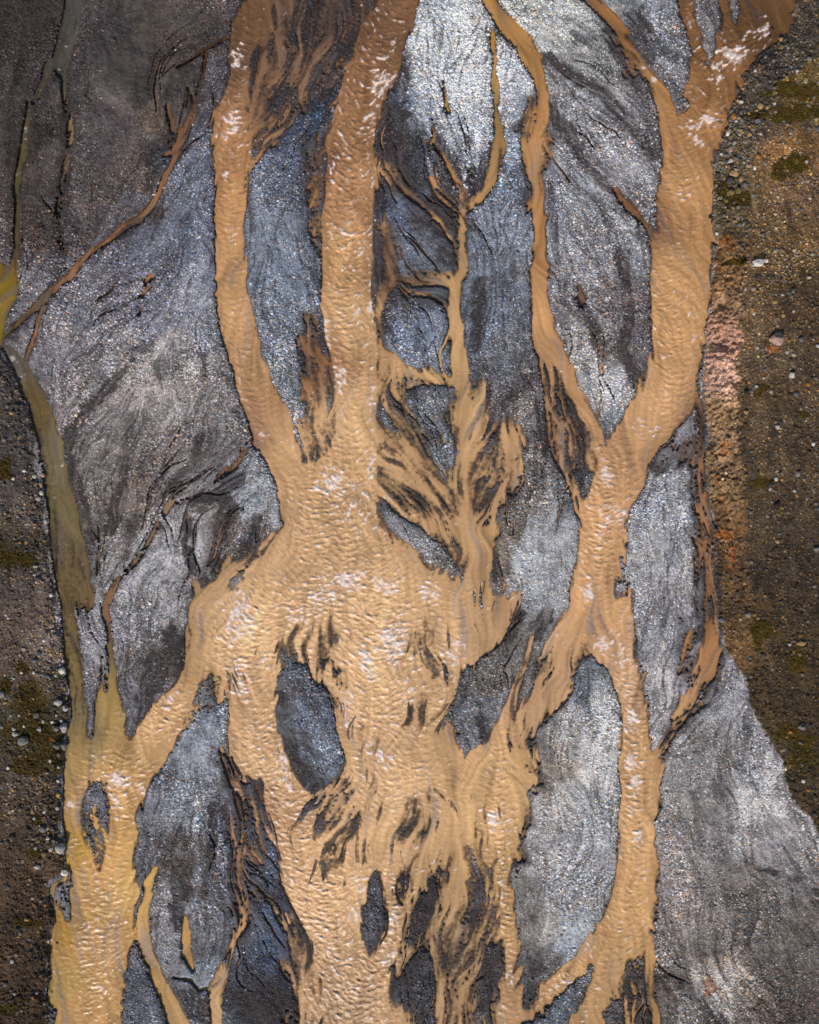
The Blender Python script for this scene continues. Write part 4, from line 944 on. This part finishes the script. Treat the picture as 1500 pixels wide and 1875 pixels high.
# x, y, width, height, colour, shape, label
B = [
 (1316,227,14,12,'tan','angular','square tan boulder standing in the foaming brown water of the right channel'),
 (1420,621,26,25,'pinkish','angular','largest block on the brown terrace, an angular pinkish grey boulder'),
 (1387,482,24,13,'white','angular','long pale white boulder lying flat on the terrace with grey stones around it'),
 (1345,319,20,12,'tan','angular','flat orange tan slab among the boulders beside the right channel'),
 (1338,275,11,13,'pinkish','angular','pinkish grey boulder at the water edge above the orange tan slab'),
 (1333,245,8,11,'white','round','upright pale oval boulder on the shoreline below the square tan one'),
 (1344,214,11,12,'ochre','angular','blocky ochre boulder on the right shoreline level with the foam'),
 (1357,188,11,8,'white','round','pale boulder at the water edge where the shore begins below the rapids'),
 (1336,332,17,14,'dark grey','round','broad dark grey boulder just under the orange tan slab'),
 (1340,353,15,12,'olive','round','olive grey boulder at the foot of the boulder heap by the mossy ground'),
 (1392,195,12,12,'tan','round','round tan topped boulder on the moss above two dark twin boulders'),
 (1387,222,13,9,'blue grey','angular','wider of the two dark topped twin boulders beside the moss'),
 (1399,223,9,8,'dark grey','angular','narrower of the two dark topped twin boulders beside the moss'),
 (1388,287,10,10,'ochre','round','grey and ochre boulder alone on the purple brown ground by the boulder heap'),
 (1457,722,9,10,'blue grey','round','blue grey boulder on the terrace midway between the big block and the right edge'),
 (1450,687,11,11,'pale grey','angular','pale grey boulder with a dark top below and right of the big block'),
 (1467,622,10,10,'blue grey','round','two toned grey boulder right of the big pinkish block'),
 (1424,782,10,9,'pale grey','angular','sharp pale grey boulder touching a small dark one on the middle terrace'),
 (1429,774,8,8,'dark grey','angular','small dark boulder touching the sharp pale grey one on the middle terrace'),
 (1422,925,13,14,'dark brown','round','dark brown rounded boulder on the dark lower terrace'),
 (1411,888,12,9,'dark grey','round','dark grey boulder on the mossy stain of the terrace'),
 (1460,868,10,11,'grey','round','grey domed boulder near the right edge above the dark lower terrace'),
 (1370,1125,13,12,'grey','round','smooth grey dome at the bottom of the rusty bank slope'),
 (1321,1135,14,11,'blue grey','round','smooth blue grey oval beside the widened thread of water below the bank'),
 (1467,1178,21,10,'tan','round','long tan loaf shaped boulder near the right edge of the lower terrace'),
 (1398,1199,12,10,'dark grey','round','dark grey boulder on the lower terrace beside the dark moss'),
 (1467,1330,14,13,'grey','angular','grey boulder at the right edge above the lowest moss patch'),
 (1495,1005,14,8,'grey','round','flat grey boulder cut by the right edge of the picture'),
 (1430,73,9,10,'tan','round','tan boulder in the shallows where the upper right channel leaves the rapids'),
 (1431,87,9,9,'olive','round','olive tan boulder just below the one in the shallows of the rapids'),
 (1412,53,11,8,'dark brown','round','dark wet boulder breaking the foam of the upper right rapids'),
 (1408,67,9,7,'dark brown','round','small dark wet boulder behind the foam breaker in the upper right rapids'),
 (1357,141,10,7,'dark grey','round','dark wet boulder at the edge of the calm water below the rapids'),
 (1302,398,11,6,'dark brown','round','dark wet boulder awash at the right edge of the right channel'),
 (1303,639,11,10,'olive','round','olive boulder at the foot of the pink bank beside the river'),
 (1366,755,10,9,'tan','angular','tan boulder on the crest of the eroded bank'),
 (1366,718,9,8,'dark brown','round','dark boulder sitting in the crest of the pink bank'),
 (114,1228,14,13,'white','round','whitest round boulder on the left shore of the olive stream'),
 (124,1265,11,14,'white','angular','pale upright boulder at the edge of the olive stream'),
 (119,1244,8,12,'dark grey','round','dark wet boulder between two white ones along the olive stream'),
 (107,1286,16,12,'pale grey','angular','dark topped pale boulder on the left shore above a grey neighbour'),
 (120,1297,11,12,'pale grey','angular','grey wedge boulder at the stream edge beside the dark topped pale one'),
 (118,1331,17,18,'pale grey','angular','big pale angular boulder at the stream edge beside the dark green moss'),
 (104,1334,11,10,'grey','round','grey boulder leaning on the big pale one above the moss'),
 (104,1365,15,13,'grey','angular','grey rounded boulder below the orange spot in the moss'),
 (118,1366,13,15,'grey','angular','pointed grey boulder reaching from the moss into the water'),
 (44,1356,24,18,'grey','round','largest grey egg shaped boulder in the moss on the left shore'),
 (28,1344,12,9,'pale grey','angular','pale boulder touching the upper left of the egg shaped one'),
 (4,1271,13,13,'grey','round','grey boulder cut by the left edge of the picture'),
 (67,1310,12,10,'grey','angular','grey boulder alone in the upper part of the dark moss'),
 (64,1210,11,8,'blue grey','angular','blue grey boulder on the brown shore left of the white round one'),
 (112,1552,20,20,'pale grey','round','biggest pale grey boulder on the lower left shoreline'),
 (118,1597,16,12,'white','angular','pale tan topped boulder at the mouth of the small side loop'),
 (79,1518,16,13,'grey','round','round grey boulder inland from the biggest pale one on the lower left'),
 (22,1532,13,10,'dark grey','round','dark grey boulder near the left edge on the brown lower shore'),
 (81,1562,12,10,'olive','round','mossy grey boulder left of the biggest pale one'),
 (78,870,13,12,'pinkish','round','pinkish pale boulder on the left shore where the olive stream narrows'),
 (64,872,9,9,'pale grey','round','pale boulder touching the pinkish one on the left shore'),
 (75,887,9,11,'pinkish','angular','pinkish upright boulder just below the pale pair on the left shore'),
 (77,903,9,10,'white','round','whitish boulder third down in the chain by the olive stream'),
 (71,913,11,9,'pale grey','round','pale grey boulder at the lower end of the chain by the olive stream'),
 (29,742,14,8,'dark grey','round','dark blue grey boulder on the shore below the yellow pond'),
 (14,744,9,9,'blue grey','round','blue grey boulder left of the dark one below the yellow pond'),
 (85,1752,13,13,'dark grey','round','dark boulder half in the water of the lower left shore'),
 (106,1725,7,7,'dark grey','round','dark round boulder standing clear in the olive water at lower left'),
 (22,1760,0,0,'grey','round',''),
]
B = [b for b in B if b[2] > 0]
REST = """1357,207,8,8,b 1405,197,7,7,t 1380,251,8,6,g 1338,295,10,9,p 1340,305,10,8,d 1311,296,9,10,d 1319,298,9,7,t 1373,304,10,8,i 1382,308,6,7,w 1314,321,12,9,d 1357,328,10,11,t 1352,350,11,12,o 1380,358,9,7,g 1387,340,8,7,b 1329,285,8,7,g 1326,309,8,7,b 1352,286,7,7,b 1369,291,6,7,b 1349,291,7,7,g 1357,297,6,6,d 1371,208,8,7,t 1354,217,8,6,t 1348,222,7,6,p 1381,232,8,8,o 1357,240,7,7,t 1344,246,7,6,o 1402,300,8,7,g 1435,222,6,7,b 1445,237,7,5,b 1482,235,8,7,b 1416,112,8,8,g 1383,130,8,7,p 1482,109,12,8,g 1386,93,9,8,g 1403,478,8,8,w 1313,428,8,7,w 1355,412,8,7,g 1498,237,8,10,b 1390,155,8,6,g 1388,155,6,6,g 1434,578,8,8,t 1378,567,8,8,h 1484,619,8,8,d 1498,634,10,6,p 1448,659,8,7,d 1453,650,8,6,p 1400,677,8,7,b 1385,708,8,7,p 1372,636,6,6,h 1445,624,7,5,h 1428,721,8,5,o 1480,704,9,6,h 1489,813,8,8,w 1410,896,7,6,p 1413,919,7,6,g 1426,942,9,8,o 1347,929,8,7,b 1494,922,9,8,b 1405,945,8,7,g 1395,741,6,5,g 1423,991,9,8,t 1446,1180,7,6,p 1415,1225,7,6,g 1375,1239,7,6,g 1484,1328,9,9,d 1447,1340,9,6,h 1440,1349,6,6,h 1427,977,9,5,b 1437,1371,8,6,b 1471,1430,8,7,w 1469,1400,7,6,b 1492,1460,10,9,d 1492,1490,10,9,d 1437,1400,8,6,d 1310,1012,6,7,b 1340,990,6,6,d 1302,1032,5,5,g 1433,540,7,5,p 1452,533,8,8,b 1450,543,6,6,b 1420,553,8,6,t 1359,455,6,5,g 1373,420,7,6,g 1367,432,6,6,b 1396,431,8,8,b 1409,367,6,5,t 1425,445,6,5,h 1370,345,8,7,o 1330,368,9,8,o 1352,380,8,7,g 1334,385,8,7,o 1320,362,8,8,g 1318,345,7,8,d 1362,365,8,6,o 1326,395,6,6,g 1345,405,6,6,t 1312,340,7,6,g 1380,322,8,6,t 1364,338,7,7,g 1395,316,7,5,h 1330,258,7,6,b 1322,283,8,6,w 1346,262,6,5,w 1362,228,6,6,g 1368,196,8,6,g 1372,232,6,5,t 1350,200,7,6,d 1400,170,6,5,g 1418,190,7,6,p 1420,205,6,5,t 1440,100,7,6,g 1452,110,6,6,b 1402,105,8,7,g 1372,115,7,6,d 1460,130,7,6,p 1368,148,7,6,d 1380,165,8,6,g 1410,150,6,5,g
62,1232,7,6,w 72,1335,9,9,p 26,1335,8,7,p 79,1321,6,6,p 108,1382,8,9,g 51,1371,7,6,g 4,1331,8,7,g 71,1197,8,9,b 89,1060,8,7,g 95,1090,8,8,w 105,1130,9,8,p 100,1073,7,5,g 84,955,7,7,p 43,826,8,8,b 36,834,6,6,b 45,862,8,6,w 67,811,6,7,g 20,827,7,6,b 70,824,6,6,g 25,877,7,6,w 31,702,7,6,b 30,693,6,6,g 34,720,6,6,g 40,690,5,6,w 24,665,6,6,b 94,1555,10,8,p 106,1480,8,8,p 82,1487,8,6,w 69,1587,12,9,p 95,1518,9,8,g 33,1700,10,8,d 38,1709,8,8,g 23,1760,8,8,p 15,1406,8,7,w 95,1815,9,7,g 67,1818,7,6,p 82,1838,7,6,g 10,1802,10,8,g 50,1684,10,8,t 89,1722,9,8,p 95,1720,6,6,w 30,1748,8,7,g 86,1415,9,6,g 107,1430,7,7,w 92,1393,6,6,w 107,1405,6,5,w 63,1498,7,7,p 98,1540,8,7,g 88,1535,7,6,w 60,1545,7,6,g 66,1553,7,7,p 35,1478,7,6,d 16,1475,8,6,d 50,1455,6,6,g 60,1425,6,6,h 75,1470,7,6,g 88,1460,6,6,b 112,1320,6,6,w 96,1322,6,5,w 45,1330,6,6,p 36,1310,6,5,p 75,1650,7,6,g 84,1618,7,6,g 55,1720,7,6,g 28,1820,7,6,p 40,1850,7,6,g 85,1860,6,6,g 12,1690,7,6,d 55,1610,7,6,t 30,1585,7,6,d 15,1625,7,6,g 62,1280,6,5,t 90,1240,7,6,b 79,1235,7,7,b 85,1238,8,6,b 103,1237,7,7,p 103,1310,6,5,w 40,1232,6,5,w 20,1310,6,5,p"""
KEY = {'b': 'blue grey', 't': 'tan', 'g': 'grey', 'p': 'pale grey', 'd': 'dark grey', 'i': 'pinkish', 'w': 'white', 'o': 'olive', 'h': 'ochre'}
for tk in REST.split():
    a_ = tk.split(',')
    B.append((int(a_[0]), int(a_[1]), int(a_[2]), int(a_[3]), KEY[a_[4]], random.choice(['round', 'angular', 'angular']), ''))
# middling stones that stand out in the strewn banks
r_ = random.Random(5)
for _ in range(4000):
    if len(B) >= 298: break
    right = r_.random() < .72
    xq, yq = (r_.uniform(1312, 1495), r_.uniform(150, 1440)) if right else (r_.uniform(4, 112), r_.uniform(700, 1870))
    a1 = np.array([xq], F), np.array([yq], F)
    on = at(dr, *a1)[0] if right else at(dl, *a1)[0]
    if on < 6 or (right and on < bank_w and 430 < yq < 930) or any(abs(b[0] - xq) < 10 and abs(b[1] - yq) < 10 for b in B): continue
    s = r_.uniform(5.5, 8.5)
    B.append((xq, yq, s, s * r_.uniform(.7, 1), r_.choice(['grey', 'grey', 'ochre', 'tan', 'pale grey', 'blue grey', 'dark grey']), r_.choice(['round', 'angular']), ''))

def zone(x, y):
    if x > 700:
        for lim, nm in ((170, 'beside the upper right rapids'), (262, 'level with the square river boulder'), (345, 'in the boulder heap along the right channel'), (430, 'on the mossy stones below the boulder heap'),
                        (600, 'around the long white boulder'), (740, 'around the big pinkish block'), (900, 'on the terrace right of the pink bank'), (1080, 'on the dark terrace above the tan loaf'), (1260, 'on the dark terrace near the tan loaf boulder')):
            if y < lim: return nm
        return 'in the mossy right corner above the gravel fan'
    for lim, nm in ((780, 'on the shore below the yellow pond'), (980, 'beside the pale boulder chain'), (1190, 'on the brown shore above the white boulders'), (1300, 'on the shore beside the white round boulder'), (1390, 'in the dark green moss of the left shore'),
                    (1500, 'on the brown shore below the green moss'), (1640, 'around the biggest pale boulder')):
        if y < lim: return nm
    return 'on the lowest brown left shore'

ORD = ['topmost', 'second from top', 'third from top', 'fourth from top', 'fifth from top', 'sixth from top', 'seventh from top', 'eighth from top', 'ninth from top', 'tenth from top', 'eleventh from top', 'twelfth from top', 'thirteenth from top', 'fourteenth from top', 'fifteenth from top', 'sixteenth from top']
auto = {}
for i, b in enumerate(B):
    if not b[6]:
        auto.setdefault(('%s %s stone' % (('small', b[4]) if max(b[2], b[3]) < 8 else ('medium', b[4])), zone(b[0], b[1])), []).append(i)
LAB = {i: b[6] for i, b in enumerate(B)}
for (nm, zn), ids in auto.items():
    ids.sort(key=lambda i: B[i][1])
    for k, i in enumerate(ids):
        LAB[i] = nm + ' ' + zn if len(ids) == 1 else ORD[min(k, len(ORD) - 1)] + ' ' + nm + ' ' + zn
for i, (xq, yq, wq, hq, cq, shp, _) in enumerate(B):
    a1 = np.array([xq], F), np.array([yq], F)
    zt = float(at(Z, *a1)[0])
    inw = at(D, *a1)[0] > 0
    zt = max(zt, -.08) if inw else zt
    o = bpy.data.objects.new('boulder', random.choice(PROTO[shp]))
    C.collection.objects.link(o)
    hz = .5 * min(wq, hq) * (.85 if max(wq, hq) > 9 else .75) / PX
    wx, wy = world(xq, yq, zt)
    o.location = (wx, wy, zt + .35 * hz)
    o.scale = (wq / 2 / PX, hq / 2 / PX, hz)
    o.rotation_euler = (random.uniform(-.15, .15), random.uniform(-.15, .15), random.choice([0, math.pi]) + random.uniform(-.35, .35))
    dimm = .62 if cq.startswith('dark') else 1.0 if cq in ('white', 'pale grey') else .85
    cc = lin(ROCK[cq]) / E_LIGHT * dimm * random.uniform(.85, 1.1)
    o.color = (float(cc[0]), float(cc[1]), float(cc[2]), 1)
    tag(o, LAB[i], 'boulder', 'boulders along the right bank' if xq > 700 else 'boulders along the left shore')
